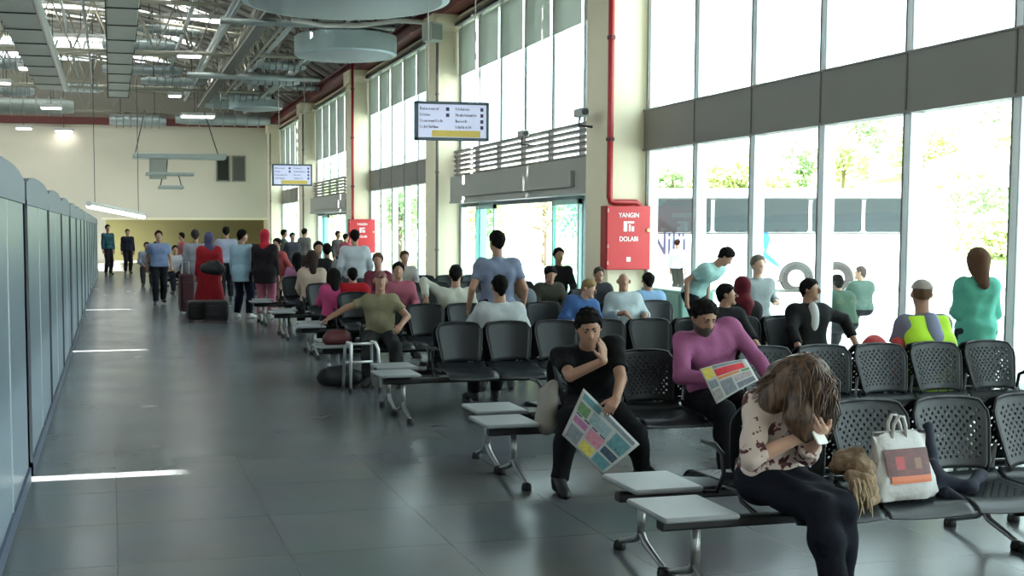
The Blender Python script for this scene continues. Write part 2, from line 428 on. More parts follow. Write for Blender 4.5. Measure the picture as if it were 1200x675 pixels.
p = G(145, 100, 7.2); duct_box(p.x-.58, p.x+.22, 15, 52, 7.2, 7.75, 'wide green-grey duct running down the hall left of the lattice girder', m=galv_dk)
p = G(45, 70, 7.2); duct_box(p.x-.55, p.x+.45, 14, 50, 7.25, 7.8, 'wide green-grey duct running down the hall nearest the partition side', m=galv_dk)
# bright round pipe on the edge of the last one
q = G(66, 85, 7.15)
tag(MB().tube([(q.x+.12, 18, 7.3), (q.x+.12, 30, 7.2), (q.x+.12, 49, 7.2)], .11, 10).build('round_pipe', galv, smooth=True), 'pale round pipe alongside the duct nearest the partition side', 'pipe')

# cross ducts with rounded ends (hang under the trusses)
def cross_duct(pa, pb, h, r, lab, dep=.45, m=galv, yn=None):
    """round-bottomed duct across the hall between two hall points"""
    x0, x1, y = min(pa.x, pb.x), max(pa.x, pb.x), (pa.y+pb.y)/2
    t = empty('air_duct', ((x0+x1)/2, y, h)); tag(t, lab, 'duct')
    L = (x1-x0)/2; rings = []
    for k in range(9):
        u = -1+2*k/8; e = .08 if abs(u) == 1 else 0
        rings.append([Vector((u*L, (r-e)*math.cos(2*PI*a/16), (r-e)*.8*math.sin(2*PI*a/16)+r*.8)) for a in range(16)])
    fl = MB().loft(rings); fl.cur = 1
    for k in range(1, 8):
        fl.lathe([(r+.01, -L+2*L*k/8-.02), (r+.05, -L+2*L*k/8), (r+.01, -L+2*L*k/8+.02)], (0, 0, r*.8), 16, 'x')
    autosm(fl.build('duct_body', [m, galv_dk], t))
    for s in (-.6, .6): MB().tube([(s*L, 0, r*1.4), (s*L, 0, max(.8, roof_z(t.location.x)-h))], .018, 5).build('hanger_rod', dark_m, t)
    return t
def CD(xa, xb, ypx, h, r, lab, m=galv):
    a = G(xa, ypx, h); b = G(xb, ypx, h); return cross_duct(a, b, h, r, lab, m=m)
CD(-30, 86, 133, 6.9, .42, 'dark rounded cross duct at the upper left, just above the far wall', galv_dk)
CD(128, 195, 148, 6.75, .35, 'grey rounded cross duct above the far wall, right of the tan panel')
CD(180, 300, 160, 6.6, .32, 'long pale cross duct hanging lowest in front of the far wall')
CD(205, 318, 147, 6.8, .35, 'pale cross duct hanging above the lowest one by the far wall')
CD(285, 352, 100, 7.1, .3, 'short pale cross duct behind the smaller round duct drum')
CD(240, 312, 128, 7.0, .4, 'grey cross duct reaching the windows above the far ceiling lamp')
CD(120, 215, 88, 7.95, .25, 'thin pale cross duct above the wide duct, mid ceiling')
CD(120, 205, 60, 8.0, .28, 'thin cross duct at the top of the ceiling above the wide duct')
CD(0, 50, 82, 7.95, .3, 'short grey cross duct beside the left ceiling lamp')

# round shallow drums
def drum(px, py, w, h, rim, lab):
    c = G(px, py, h); D = (c-CAMP).dot(FWD); R = w/2*D/F_PX
    t = empty('duct_drum', (c.x, c.y, h)); tag(t, lab, 'round duct drum')
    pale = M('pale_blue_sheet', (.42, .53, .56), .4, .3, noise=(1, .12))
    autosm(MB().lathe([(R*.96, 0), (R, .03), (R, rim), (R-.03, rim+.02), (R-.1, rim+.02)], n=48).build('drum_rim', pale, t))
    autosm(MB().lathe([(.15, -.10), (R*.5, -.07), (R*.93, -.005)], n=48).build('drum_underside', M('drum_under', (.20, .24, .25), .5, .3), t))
    for k in range(6):
        a = 2*PI*k/6+.3; MB().tube([(R*.8*math.cos(a), R*.8*math.sin(a), rim), (R*.3*math.cos(a), R*.3*math.sin(a), max(rim+.5, roof_z(c.x)-h))], .02, 5).build('hanger_rod', dark_m, t)
    MB().lathe([(.35, rim), (.35, roof_z(c.x)-h)], n=16).build('drum_duct', galv_dk, t)
drum(405, 66, 120, 6.45, .5, 'smaller pale round duct drum hanging behind the larger one')
drum(405, 3, 244, 6.45, .35, 'largest pale round duct drum at the top of the picture')
drum(300, 128, 62, 6.9, .32, 'smallest round duct drum, far down the hall')
# white curved pipes between the drums
def arc_pipe(pts, h, r, lab):
    P = [G(x, y, h) for x, y in pts]
    tag(MB().tube(P, r, 8).build('curved_pipe', M('white_pipe', (.6, .6, .55), .4), smooth=True), lab, 'pipe')
arc_pipe([(343, 24), (380, 30), (420, 30), (465, 24), (500, 26)], 6.95, .06, 'pale curved pipe between the two largest round duct drums')

# lamps: shallow rectangular high-bay fittings with a lit lens
lens = M('lit_lens', (.9, .9, .9), .5, emit=(1, .98, .94), es=4)
LN = 0
def lamp(px, py, h, L, W_, lab, yaw=0.0, energy=0):
    global LN; LN += 1
    c = G(px, py, h); t = empty('ceiling_lamp', c, yaw); tag(t, lab, 'ceiling lamp')
    MB().rbox((0, 0, .09), (L+.1, W_+.1, .14), .04).build('lamp_housing', M('lamp_body', (.5, .5, .47), .5), t)
    MB().rbox((0, 0, .0), (L, W_, .05), .03).build('lamp_lens', lens, t)
    MB().tube([(0, 0, .15), (0, 0, max(.4, roof_z(c.x)-h))], .015, 5).build('hanger_rod', dark_m, t)
    if energy:
        light('AREA', 'lamp_light', (c.x, c.y, c.z-.06), energy, (1, .95, .86), L, W_)
lamp(232, 137, 7.0, 1.5, .8, 'bright oval ceiling lamp above the far wall, right of the long duct')
lamp(75, 154, 6.6, .8, .5, 'small bright ceiling lamp against the far wall, right one of the near pair')
lamp(28, 151, 6.6, .7, .5, 'small bright ceiling lamp against the far wall at the left edge')
lamp(60, 127, 6.8, .8, .5, 'small bright ceiling lamp below the dark rounded duct')
lamp(36, 81, 7.4, .8, .5, 'bright ceiling lamp between the ducts at the upper left')
lamp(4, 98, 7.3, .5, .5, 'bright ceiling lamp cut by the left edge, upper left')
lamp(222, 66, 7.8, .8, .5, 'bright ceiling lamp left of the dark lattice girder')
lamp(205, 113, 7.4, .5, .4, 'small ceiling lamp at the lower end of the lattice girder')
lamp(233, 24, 8.6, 2.2, .5, 'long bright ceiling lamp high up at the top, left of the girder')
lamp(85, 8, 8.8, 2.2, .4, 'long bright ceiling lamp at the top edge, upper left')
lamp(95, 46, 8.4, 1.8, .3, 'long thin ceiling lamp above the wide duct, upper left')
# glowing sloped tube standing in for a sun patch, far end of the partition
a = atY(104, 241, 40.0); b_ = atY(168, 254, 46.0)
t = empty('sun_patch_tube', ((a.x+b_.x)/2, 43.0, (a.z+b_.z)/2)); tag(t, 'long sloping white glowing tube added as sun patch above the far end of the partition', 'sun patch stand-in')
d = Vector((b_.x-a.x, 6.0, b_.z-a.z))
MB().tube([-d/2+Vector((0, 0, .06)), d/2+Vector((0, 0, .06))], .1, 8).build('lamp_housing', M('lamp_body', (.5, .5, .5), .5), t)  # backing bar of the sun patch tube, shares the lamp names
MB().tube([-d/2, d/2], .09, 8).build('glow_tube', M('sun_patch_glow', (1, 1, 1), .5, emit=(1, 1, 1), es=3), t)
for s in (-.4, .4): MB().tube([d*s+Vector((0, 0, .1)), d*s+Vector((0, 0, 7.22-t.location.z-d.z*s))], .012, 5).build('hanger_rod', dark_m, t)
# hanging frame / air unit in front of the far wall
c = atY(200, 197, 56); t = empty('hanging_air_unit', c); tag(t, 'grey hanging air unit with tiered plates in front of the far wall', 'air unit')
s_ = 56/F_PX
for (x0, x1, yy, th, nm) in ((158, 262, 184, .22, 'top_plate'), (172, 226, 204, .12, 'middle_plate'), (186, 214, 219, .14, 'bottom_plate')):
    MB().rbox((((x0+x1)/2-200)*s_, 0, (197-yy)*s_), ((x1-x0)*s_, 1.2, th), .03).build(nm, galv, t)
MB().bb(-.95, -.2, -.4, .4, -.5, .4).build('fan_box', M('vent_grey', (.3, .32, .28), .6), t)
for (x, z0, z1) in ((-1.6, .5, 2.6), (2.2, .5, 2.6), (-.9, -.3, .4), (-.2, -.3, .4), (-.5, -.9, -.3), (.5, -.9, -.3)): MB().tube([(x, 0, z0), (x*.7, 0, z1)], .025, 5).build('hanger_rod', dark_m, t)
# extra small pipes and trays in the roof space
random.seed(11)
for j, (x0, y0, x1, y1, z, r) in enumerate([(7.4, 22, 3.4, 22, 7.0, .09), (7.4, 31.5, 2.8, 31.5, 7.1, .09), (7.2, 42, 2.6, 42, 7.0, .10), (6.6, 18, 6.6, 58, 7.5, .1), (3.4, 20, 3.4, 56, 7.9, .12)]):
    lab = ['thin sprinkler pipe across the roof nearest the camera', 'thin sprinkler pipe across the roof above the larger sign', 'thin sprinkler pipe across the roof beyond the round drums', 'long pipe down the hall beside the window eaves', 'long pipe down the hall between the girder and the drums'][j]
    tag(MB().tube([(x0, y0, z), (x1, y1, z)], r, 8).build('roof_pipe', galv, smooth=True), lab, 'pipe')

# ================================================================== PARTITION
frost = bpy.data.materials.new('frosted_blue_panel'); frost.use_nodes = True; nt = frost.node_tree; b = nt.nodes['Principled BSDF']
b.inputs['Base Color'].default_value = (.14, .19, .235, 1); b.inputs['Roughness'].default_value = .32
tl = nt.nodes.new('ShaderNodeBsdfTranslucent'); tl.inputs[0].default_value = (.40, .48, .52, 1)
mx = nt.nodes.new('ShaderNodeMixShader'); mx.inputs[0].default_value = .15; nt.links.new(b.outputs[0], mx.inputs[1]); nt.links.new(tl.outputs[0], mx.inputs[2]); nt.links.new(mx.outputs[0], nt.nodes['Material Output'].inputs[0])
PX = -.6
topm = M('partition_grey_cap', (.075, .095, .14), .5); postm = M('partition_post', (.10, .12, .14), .4, .5)
GAPS = [8.75, 17.75, 26.75]
segs = []; y = 2.75
while y < 50: segs.append((y, y+3.0)); y += 3.0
def ptop(u): return 2.14-.07*abs(2*u-1)**3
for j, (ya, yb) in enumerate(segs):
    t = empty('partition_panel', (PX, ya, 0)); 
    where = 'leftmost and nearest' if j == 1 else ['', '', 'second', 'third', 'fourth', 'fifth', 'sixth', 'seventh', 'eighth', 'ninth', 'tenth', 'eleventh', 'twelfth', 'thirteenth', 'fourteenth', 'fifteenth', 'sixteenth'][j] + ' from the camera' if j > 0 else 'beside the camera'
    tag(t, 'frosted blue partition panel with curved grey top along the corridor, ' + where, 'partition panel', 'frosted partition panels beside the corridor')
    L = yb-ya-(.18 if any(abs(yb-g) < .2 for g in GAPS) else 0)
    n = 12
    def strip(z0f, z1f, xt):
        vs = []; fs = []
        for k in range(n+1):
            u = k/n
            for (sx, zz) in ((-xt, z0f(u)), (xt, z0f(u)), (xt, z1f(u)), (-xt, z1f(u))): vs.append((sx, u*L, zz))
        for k in range(n):
            for e in range(4): fs.append((k*4+e, k*4+(e+1) % 4, (k+1)*4+(e+1) % 4, (k+1)*4+e))
        fs.append((3, 2, 1, 0)); fs.append((n*4, n*4+1, n*4+2, n*4+3))
        return MB().add(vs, fs)
    strip(lambda u: .09, lambda u: 1.925, .012).build('frosted_pane', frost, t)
    strip(lambda u: 1.92, ptop, .028).build('top_rail', topm, t)
    strip(lambda u: .0, lambda u: .1, .03).build('bottom_rail', topm, t)
    MB().bb(-.03, .03, .0, .04, 0, 1.95).build('post', postm, t)
    MB().bb(-.018, .018, L*.52, L*.52+.015, .1, 1.92).build('glazing_bar', M('bar_white', (.65, .72, .75), .3), t)

random.seed(4)
for j, (xa, xb, yp, h_, r_, lb) in enumerate([(258, 318, 118, 7.15, .22, 'pale cross duct under the far end of the lattice girder'), (300, 360, 82, 7.2, .2, 'thin pale cross duct left of the smaller drum, upper one'), (330, 400, 106, 7.2, .16, 'thin pale cross duct between the smaller drum and the red pipe'), (60, 122, 108, 7.3, .2, 'short dull cross duct between the two long ducts'), (165, 240, 100, 7.5, .2, 'dull cross duct right of the wide long duct'), (160, 235, 40, 8.2, .18, 'thin pale duct high up right of the wide long duct'), (0, 40, 112, 7.1, .22, 'pale cross duct stub below the left ceiling lamps')]):
    CD(xa, xb, yp, h_, r_, lb)
for j, (px, z, y0_, y1_, r_) in enumerate([(20, 8.6, 16, 55, .07), (98, 8.8, 16, 58, .06), (112, 7.9, 20, 56, .05), (185, 8.3, 16, 58, .07), (215, 7.6, 22, 56, .06), (262, 7.7, 24, 58, .08), (300, 7.3, 22, 58, .07)]):
    x_ = G(px, 120, z).x
    tag(MB().tube([(x_, y0_, z), (x_, y1_, z)], r_, 6).build('roof_pipe', galv, smooth=True), 'thin pipe running down the hall, ' + ['at the left picture edge', 'just left of the wide long duct', 'touching the left side of the wide long duct', 'right of the wide long duct', 'midway between duct and girder', 'just right of the lattice girder', 'over the far round drum'][j], 'pipe')
# ================================================================== OUTDOORS
BD = 38.0; PPM = F_PX/BD
def bus_x(px): return (px-CX)/PPM
bx0, bx1 = bus_x(688), bus_x(1110)
base = CAMP + FLAT*BD + RIGHT*((bx0+bx1)/2); base.z = -.28
bus = empty('coach_bus', base, -YAW); tag(bus, 'white coach with dark side windows parked outside beyond the window wall', 'bus')
def bx(px): return bus_x(px)-(bx0+bx1)/2
def bz(py): return (268-py)/PPM+CAM_H+.28
white = M('bus_white', (.82, .83, .84), .3, noise=(.6, .02))
BH = 3.3; BWd = 2.5
# body: side outline extruded, rounded tail on the right
L2 = (bx1-bx0)/2
prof = [(-L2+.15, .35), (L2-.25, .42), (L2-.05, .8), (L2, 1.6), (L2-.10, 2.5), (L2-.35, 3.05), (L2-.8, BH), (-L2+.6, BH), (-L2+.15, 2.9), (-L2, 1.5), (-L2, .6)]
rings = []
for (yy, s_) in ((0.0, .985), (.08, 1), (BWd-.08, 1), (BWd, .985)):
    rings.append([Vector((x*s_, yy, 1.8+(z-1.8)*s_)) for x, z in prof])
autosm(MB().loft(rings).build('bus_body', white, bus))
dkgl = M('bus_dark_glass', (.012, .018, .02), .3, spec=.25)
wb = MB(); segs_b = [(700, 760), (765, 832), (836, 884), (888, 946), (950, 1008), (1012, 1058)]
for (a, c) in segs_b:
    MB().rbox(((bx(a)+bx(c))/2, -.01, (bz(233)+bz(272))/2), (bx(c)-bx(a), .05, bz(233)-bz(272)), .08, axis=1).build('side_window', dkgl, bus)
MB().rbox(((bx(1074)+bx(1105))/2, -.01, (bz(232)+bz(271))/2), (bx(1105)-bx(1074), .05, bz(232)-bz(271)), .22, axis=1).build('rear_quarter_window', M('bus_glass_reflection', (.30, .40, .42), .15), bus)  # pale colour puts a reflection into this pane
MB().bb(bx(700), bx(1058), -.005, .0, bz(235), bz(232)).bb(bx(700), bx(1058), -.012, .0, bz(274), bz(272.5)).build('window_trim', dark_m, bus)
tyre = M('tyre', (.008, .008, .008), .9); hub = M('hub', (.6, .6, .6), .35, .4)
for px in (748, 933, 980):
    ah = MB(); R = .56
    ah.loft([[Vector((bx(px)+R*math.cos(k*PI/12), yy, .44+R*math.sin(k*PI/12))) for k in range(13)] + [Vector((bx(px)-R, yy, .34)), Vector((bx(px)+R, yy, .34))] for yy in (-.012, .3)])
    ah.build('wheel_arch', M('arch_dark', (.02, .02, .02), .9), bus)
    wv = autosm(MB().lathe([(.25, -.02), (.44, -.03), (.46, .02), (.46, .26), (.3, .3)], (bx(px), 0, .46), 24, 'y').build('wheel', tyre, bus))
    autosm(MB().lathe([(.04, -.07), (.12, -.06), (.14, -.03), (.26, -.035), (.28, .0)], (bx(px), 0, .46), 20, 'y').build('hub_cap', hub, wv))
MB().bb(bx(700), bx(1090), -.004, .003, bz(327), bz(326)).build('lower_trim', M('bus_grey_line', (.35, .36, .38), .5), bus)
lk = MB()
for (a, c) in ((1003, 1045), (835, 905)): lk.bb(bx(a), bx(c), -.006, 0, bz(324), bz(306))
lk.build('luggage_hatch', M('hatch_grey', (.66, .68, .72), .4), bus)
t_ = text_mesh('Nilü', 1.05, M('bus_letter_grey', (.03, .035, .09), .5), 'lettering', bus, .004)
t_.rotation_euler = (PI/2, 0, 0); t_.location = (bx(783), -.012, bz(286)); t_.scale = (.62, 1, 1)
sw = MB()
def swoosh(P):
    n = len(P); sw.add([(bx(x), -.012, bz(y)) for x, y in P] + [(bx(x), -.002, bz(y)) for x, y in P], [tuple(range(n)), tuple(reversed(range(n, 2*n)))]+[(k, (k+1) % n, n+(k+1) % n, n+k) for k in range(n)])
swoosh([(884, 262), (897, 268), (902, 280), (897, 297), (890, 282), (882, 272)])
swoosh([(893, 292), (906, 303), (918, 316), (903, 308), (890, 298)])
swoosh([(872, 252), (890, 256), (884, 262), (870, 258)])
sw.build('blue_figure_mark', M('bus_blue', (.01, .12, .35), .4), bus)

# terrain rising behind the forecourt
def hill_h(u, v):   # u metres right of the camera axis, v metres away
    t = min(1, max(0, (v-62)/75))
    r = (3*t*t-2*t**3)*(7.5+5.5*min(1, max(0, (u+5)/60)))
    return -.3+r+.5*math.sin(u*.21+v*.05)*t+.35*math.sin(u*.53+1.7)*t
mb = MB(); nu, nv = 90, 40; vs = []; fs = []
for j in range(nv+1):
    for i in range(nu+1):
        u = -30+170*i/nu; v = 58+92*j/nv; p = FLAT*v+RIGHT*u
        vs.append((p.x, p.y, hill_h(u, v)))
for j in range(nv):
    for i in range(nu): a = j*(nu+1)+i; fs.append((a, a+1, a+nu+2, a+nu+1))
mb.add(vs, fs)
hm = bpy.data.materials.new('dry_grass_hill'); hm.use_nodes = True; nt = hm.node_tree; b = nt.nodes['Principled BSDF']; b.inputs['Roughness'].default_value = .9
tc = nt.nodes.new('ShaderNodeTexCoord'); nz = nt.nodes.new('ShaderNodeTexNoise'); nz.inputs['Scale'].default_value = .22; nz.inputs['Detail'].default_value = 6; nt.links.new(tc.outputs['Object'], nz.inputs[0])
cr = nt.nodes.new('ShaderNodeValToRGB'); e = cr.color_ramp.elements; e[0].position = .52; e[0].color = (.26, .34, .12, 1); e[1].position = .66; e[1].color = (.62, .60, .50, 1)
nt.links.new(nz.outputs['Fac'], cr.inputs[0]); nt.links.new(cr.outputs[0], b.inputs['Base Color'])
struct(mb.build('hill', hm, smooth=True))

leaf1 = M('leaf_yellow_green', (.50, .56, .26), .7, noise=(.8, .3)); leaf2 = M('leaf_green', (.34, .46, .25), .7, noise=(.8, .3)); leaf3 = M('leaf_teal_green', (.22, .40, .27), .7, noise=(.8, .3)); bark = M('bark', (.16, .12, .08), .9)
def tree(u, v, base_z, hgt, wid, m, lab, seed, name='tree', trunk=True, leaf=.16, n=1500):
    rnd = random.Random(seed); p = FLAT*v+RIGHT*u
    t = empty(name, (p.x, p.y, base_z)); tag(t, lab, 'tree' if name == 'tree' else 'bush', 'trees and bushes outside')
    mb = MB(); cl = []
    for k in range(11):
        a = rnd.uniform(0, 2*PI); rr = rnd.uniform(0, .62)*wid/2; z = hgt*(rnd.uniform(.38, .85) if trunk else rnd.uniform(.15, .72))
        cl.append((Vector((rr*math.cos(a), rr*math.sin(a), z)), rnd.uniform(.22, .36)*wid))
    for k in range(n):
        c, R = rnd.choice(cl); d = Vector((rnd.gauss(0, 1), rnd.gauss(0, 1), rnd.gauss(0, .8))).normalized()
        q = c+d*R*rnd.uniform(.55, 1.0); q.z = min(q.z, hgt)
        a = Vector((rnd.gauss(0, 1), rnd.gauss(0, 1), rnd.gauss(0, 1))).normalized(); b_ = a.orthogonal().normalized()
        s_ = leaf*rnd.uniform(.6, 1.3)
        mb.add([q-a*s_, q+b_*s_*.6, q+a*s_, q-b_*s_*.6], [(0, 1, 2, 3)])
    mb.build('foliage', m, t)
    if trunk:
        tk = MB(); tk.tube([(0, 0, 0), (.05*hgt*.2, 0, hgt*.3), (0, .03, hgt*.6)], [.05*hgt*.6, .04*hgt*.6, .015*hgt], 7)
        for k in range(4):
            c, R = cl[k]; tk.tube([(0, 0, hgt*.35), c*.6+Vector((0, 0, hgt*.12)), c], [.03*hgt*.5, .02*hgt*.5, .01*hgt*.4], 5)
        tk.build('trunk', bark, t)
    return t
def on_hill(px, v): u = (px-CX)/F_PX*v; return u, v, hill_h(u, v)
TLAB = ['yellow-green tree on the slope over the front half of the coach', 'yellow-green tree on the slope left of the coach middle', 'greener tree on the slope just over the coach middle', 'wide yellow-green tree above the coach windows before the tail', 'tall greener tree above the rear coach windows', 'tall pale tree on the slope above the coach tail',
 'wide pale tree high on the slope right of the coach tail', 'greener wide bush above the standing woman in green', 'low wide pale bush at the foot of the slope behind the coach tail', 'tall greener tree on top of the slope at the far right', 'tall pale tree at the right picture edge', 'pale tree on the slope hidden partly by the mullion near the coach tail', 'small pale tree on the slope left, above the coach front', 'low pale bush at the foot of the slope by the right mullion', 'small greener tree on the slope beside the fire cabinet']
TR = [(862, 92, 4.2, 5.5, 0), (905, 88, 4.4, 5.0, 0), (925, 96, 5.0, 5, 1), (985, 95, 5.5, 5, 0), (1012, 100, 6.2, 5.5, 1), (1085, 100, 5.5, 6, 0), (1120, 90, 4, 7, 0), (1150, 84, 3.2, 8, 1), (1135, 74, 2.2, 9, 0), (1165, 110, 6, 6, 1), (1190, 100, 6, 7, 0), (1060, 105, 4, 6, 0), (820, 92, 3.6, 5, 0), (1172, 70, 2.5, 7, 0), (785, 95, 3.5, 5, 1)]
for k, (px, v, h_, w_, mi) in enumerate(TR):
    u, v, z = on_hill(px, v)
    tree(u, v, z-.2, h_, w_, (leaf1, leaf2)[mi], TLAB[k], 40+k, leaf=.28, n=900)
# greener trees seen through the far bays and the doors
for k, (X, Y, h_, w_, m_, lab) in enumerate([(18.5, 59, 5.2, 4.5, leaf1, 'yellow-green tree seen through the sliding doors'), (23, 62, 5.5, 5, leaf1, 'yellow-green tree outside at the near edge of the sliding doors'), (29, 71, 5.5, 4.4, leaf3, 'darker green tree outside, just left of the fire cabinet column'), (14.8, 62, 6.2, 5, leaf2, 'green tree outside the bay left of the larger sign'), (12.3, 71, 6.2, 4.6, leaf2, 'green tree outside the bay by the smaller sign')]):
    u = Vector((X, Y, 0)).dot(RIGHT); v = Vector((X, Y, 0)).dot(FLAT)
    tree(u, v, -.28, h_, w_, m_, lab, 90+k, leaf=.13, n=2200)
# small houses on the slope
def house(px, v, w_, h_, d_, roofc, lab):
    u, v, z = on_hill(px, v); p = FLAT*v+RIGHT*u; t = empty('house', (p.x, p.y, z-.3), -YAW+.2); tag(t, lab, 'house', 'houses on the slope')
    MB().bb(-w_/2, w_/2, -d_/2, d_/2, 0, h_).build('house_wall', M('house_white', (.75, .72, .66), .8), t)
    MB().add([(-w_/2-.2, -d_/2-.2, h_), (w_/2+.2, -d_/2-.2, h_), (w_/2+.2, d_/2+.2, h_), (-w_/2-.2, d_/2+.2, h_), (-w_/4, 0, h_+1), (w_/4, 0, h_+1)], [(0, 1, 5, 4), (2, 3, 4, 5), (1, 2, 5), (3, 0, 4), (3, 2, 1, 0)]).build('house_roof', M(roofc, (.42, .27, .2), .8), t)
    wn = MB()
    for k in range(3): wn.bb(-w_/2+w_*(k+.3)/3, -w_/2+w_*(k+.7)/3, -d_/2-.03, -d_/2+.01, h_*.4, h_*.75)
    wn.build('house_window', M('house_pane', (.2, .22, .22), .3), t)
house(1000, 118, 7, 2.6, 6, 'roof_tile', 'pale house with a low red-brown roof on the slope above the coach')
house(1150, 96, 6, 2.2, 6, 'roof_tile', 'pale house among bushes on the slope right of the coach')
house(940, 125, 6, 2.4, 5, 'roof_tile', 'small pale house on the slope over the middle of the coach')
# ================================================================== BEAM SEATING
ch_back = M('charcoal_steel_back', (.010, .012, .014), .42, .0, .35, noise=(3, .1))
ch_seat = M('charcoal_steel_seat', (.014, .017, .020), .36, .0, .45)
chrome = M('brushed_leg', (.45, .46, .46), .3, .8)
blk = M('black_plastic', (.008, .008, .009), .5)
tabm = M('grey_laminate', (.28, .30, .305), .4, noise=(4, .04))
def back_pt(u, v, T=0.0):
    """u -1..1 across, v 0..1 up; seat back sheet, sitter faces -Y"""
    half = .180+.058*v**.9
    z = .50+.365*v-.02*u*u*v-.018*abs(u)**5
    y = .02+.075*v-.045*(1-u*u)*-1*.0-.045*u*u*(.5+.5*v)
    y = .015+.09*v-.05*u*u
    return Vector((u*half, y+T, z))
def seat_pt(u, v):
    """v 0 at the front edge, 1 at the back"""
    z = .425-.018*math.cos(min(1, v*2.2)*PI*.5)*0+.012*v
    if v < .22: z -= .05*((.22-v)/.22)**2
    if v > .85: z += .05*((v-.85)/.15)**2
    z += .012*u*u
    return Vector((u*.235, -.47+.46*v, z))
def sheet(ptf, nu, nv, holes, th=.0035, hole=.36):
    """curved sheet with a diagonal lattice of diamond holes"""
    mb = MB(); idx = {}
    def vid(a, b):
        k = (a, b)
        if k not in idx: idx[k] = len(mb.v); mb.v.append(tuple(ptf(-1+2*a/nu, b/nv)))
        return idx[k]
    for j in range(nv):
        for i in range(nu):
            c = [vid(i, j), vid(i+1, j), vid(i+1, j+1), vid(i, j+1)]
            if (i+j) % 2 == 0 and holes(i, j):
                mid = []
                for (dx, dy) in ((0, -hole), (hole, 0), (0, hole), (-hole, 0)):
                    mid.append(len(mb.v)); mb.v.append(tuple(ptf(-1+2*(i+.5+dx)/nu, (j+.5+dy)/nv)))
                # bottom mid, right mid, top mid, left mid of the diamond
                mb.f += [(c[0], c[1], mid[0]), (c[1], mid[1], mid[0]), (c[1], c[2], mid[1]), (c[2], mid[2], mid[1]), (c[2], c[3], mid[2]), (c[3], mid[3], mid[2]), (c[3], c[0], mid[3]), (c[0], mid[0], mid[3])]
                mb.mi += [0]*8
            else: mb.f.append(tuple(c)); mb.mi.append(0)
    return mb
def solid(o, th): m = o.modifiers.new('sheet', 'SOLIDIFY'); m.thickness = th; m.offset = 0; return o
def corner_cut(u, v): return u
# prototype meshes (first bench uses the originals)
def rounded(ptf, r=.22):
    def f(u, v):
        # pull the outermost columns in near the corners so that the corners come out round
        e = max(0, v-(1-r))/r; q = 1-.20*e**2.2; e2 = max(0, .12-v)/.12; q *= 1-.06*e2**2
        return ptf(u*q, v)
    return f
def make_bench(perf, table_left=True, n=4):
    """origin at the floor below the boundary of table and seats; row runs +X; sitter faces -Y"""
    t = empty('waiting_bench')
    p = .49
    beam_x0 = -.55 if table_left else -.05; beam_x1 = n*p+.05 if table_left else n*p+.5
    MB().rbox(((beam_x0+beam_x1)/2, -.2, .355), (beam_x1-beam_x0, .07, .05), .012, axis=0).build('beam', blk, t)
    bm = None
    for k in range(n):
        x = p*(k+.5)
        if bm is None:
            if perf:
                s1 = sheet(seat_pt, 20, 18, lambda i, j: 2 < i < 17 and 3 < j < 15, hole=.33).build('seat', ch_seat, t)
                b1 = sheet(rounded(back_pt), 22, 16, lambda i, j: 1 < i < 20 and 1 < j < 14, hole=.38).build('backrest', ch_back, t)
            else:
                s1 = sheet(seat_pt, 8, 10, lambda i, j: False).build('seat', ch_seat, t)
                b1 = sheet(rounded(back_pt), 12, 10, lambda i, j: False).build('backrest', ch_back, t)
            for o in (s1, b1): o.data.shade_smooth(); solid(o, .006)
            br = MB()
            for s in (-.13, .13): br.tube([(s, -.2, .38), (s, -.03, .385), (s, .035, .43), (s, .06, .60)], .011, 6)
            br.tube([(-.14, -.2, .38), (.14, -.2, .38)], .012, 6)
            br = br.build('back_bracket', chrome, t, smooth=True)
            rm = MB(); N = 24
            rimp = [rounded(back_pt)(-1+2*i/N, 1) for i in range(N+1)]
            rimp = [rounded(back_pt)(-1, v/8) for v in range(8)]+rimp+[rounded(back_pt)(1, 1-v/8) for v in range(1, 9)]
            rm.tube(rimp, .008, 5); rm = rm.build('edge_rim', blk, b1, smooth=True)
            bm = (s1, b1, br, rm)
            for o in (s1, b1, br): o.location.x = x
        else:
            for o in bm[:3]:
                c = o.copy(); COL.objects.link(c); c.parent = t; c.location.x = x
                if o is bm[1]: r2 = bm[3].copy(); COL.objects.link(r2); r2.parent = c
    # black arm brackets at both ends
    for x in ((-.02,) if table_left else (n*p+.02,)):
        MB().tube([(x, -.2, .36), (x, -.02, .40), (x, .04, .50), (x, .02, .60), (x, -.06, .635), (x, -.2, .63)], [.012, .012, .012, .014, .015, .010], 6).build('arm_bracket', blk, t, smooth=True)
    # side table
    xt = (-.43) if table_left else n*p+.31
    tb = MB().rbox((xt, -.19, .425), (.385, .43, .026), .02).build('side_table', tabm, t)
    MB().bb(xt-.12, xt+.12, -.30, -.10, .385, .412).build('table_bracket', blk, tb)
    # legs: post plus two curved feet with black pads
    lx = (-.36, n*p-.22) if table_left else (.22, n*p+.36)
    for x in lx:
        lg = MB(); lg.tube([(x, -.2, .34), (x, -.2, .13)], .022, 10)
        lg = lg.build('leg', chrome, t, smooth=True)
        ft = MB()
        for s in (-1, 1): ft.tube([(x, -.2, .16), (x, -.2+s*.05, .115), (x, -.2+s*.14, .085), (x, -.2+s*.23, .055), (x, -.2+s*.27, .045)], [.02, .02, .017, .015, .014], 8)
        ft.build('foot', chrome if x < 0 or not table_left else blk, lg, smooth=True)
        for s in (-1, 1):
            MB().lathe([(.034, 0), (.036, .02), (.030, .045), (.012, .052)], (x, -.2+s*.27, 0), 12).build('foot_pad', blk, lg)
    return t
OFFX = [0, 0, -.10, -.2, 0, 0, 0]
rows = [5.40, 8.06, 10.88, 13.62, 16.4, 19.2, 22.0]
SEATX = 3.03
ordn = ['nearest the camera', 'second from the camera', 'third from the camera', 'fourth from the camera', 'fifth from the camera', 'sixth from the camera', 'seventh from the camera']
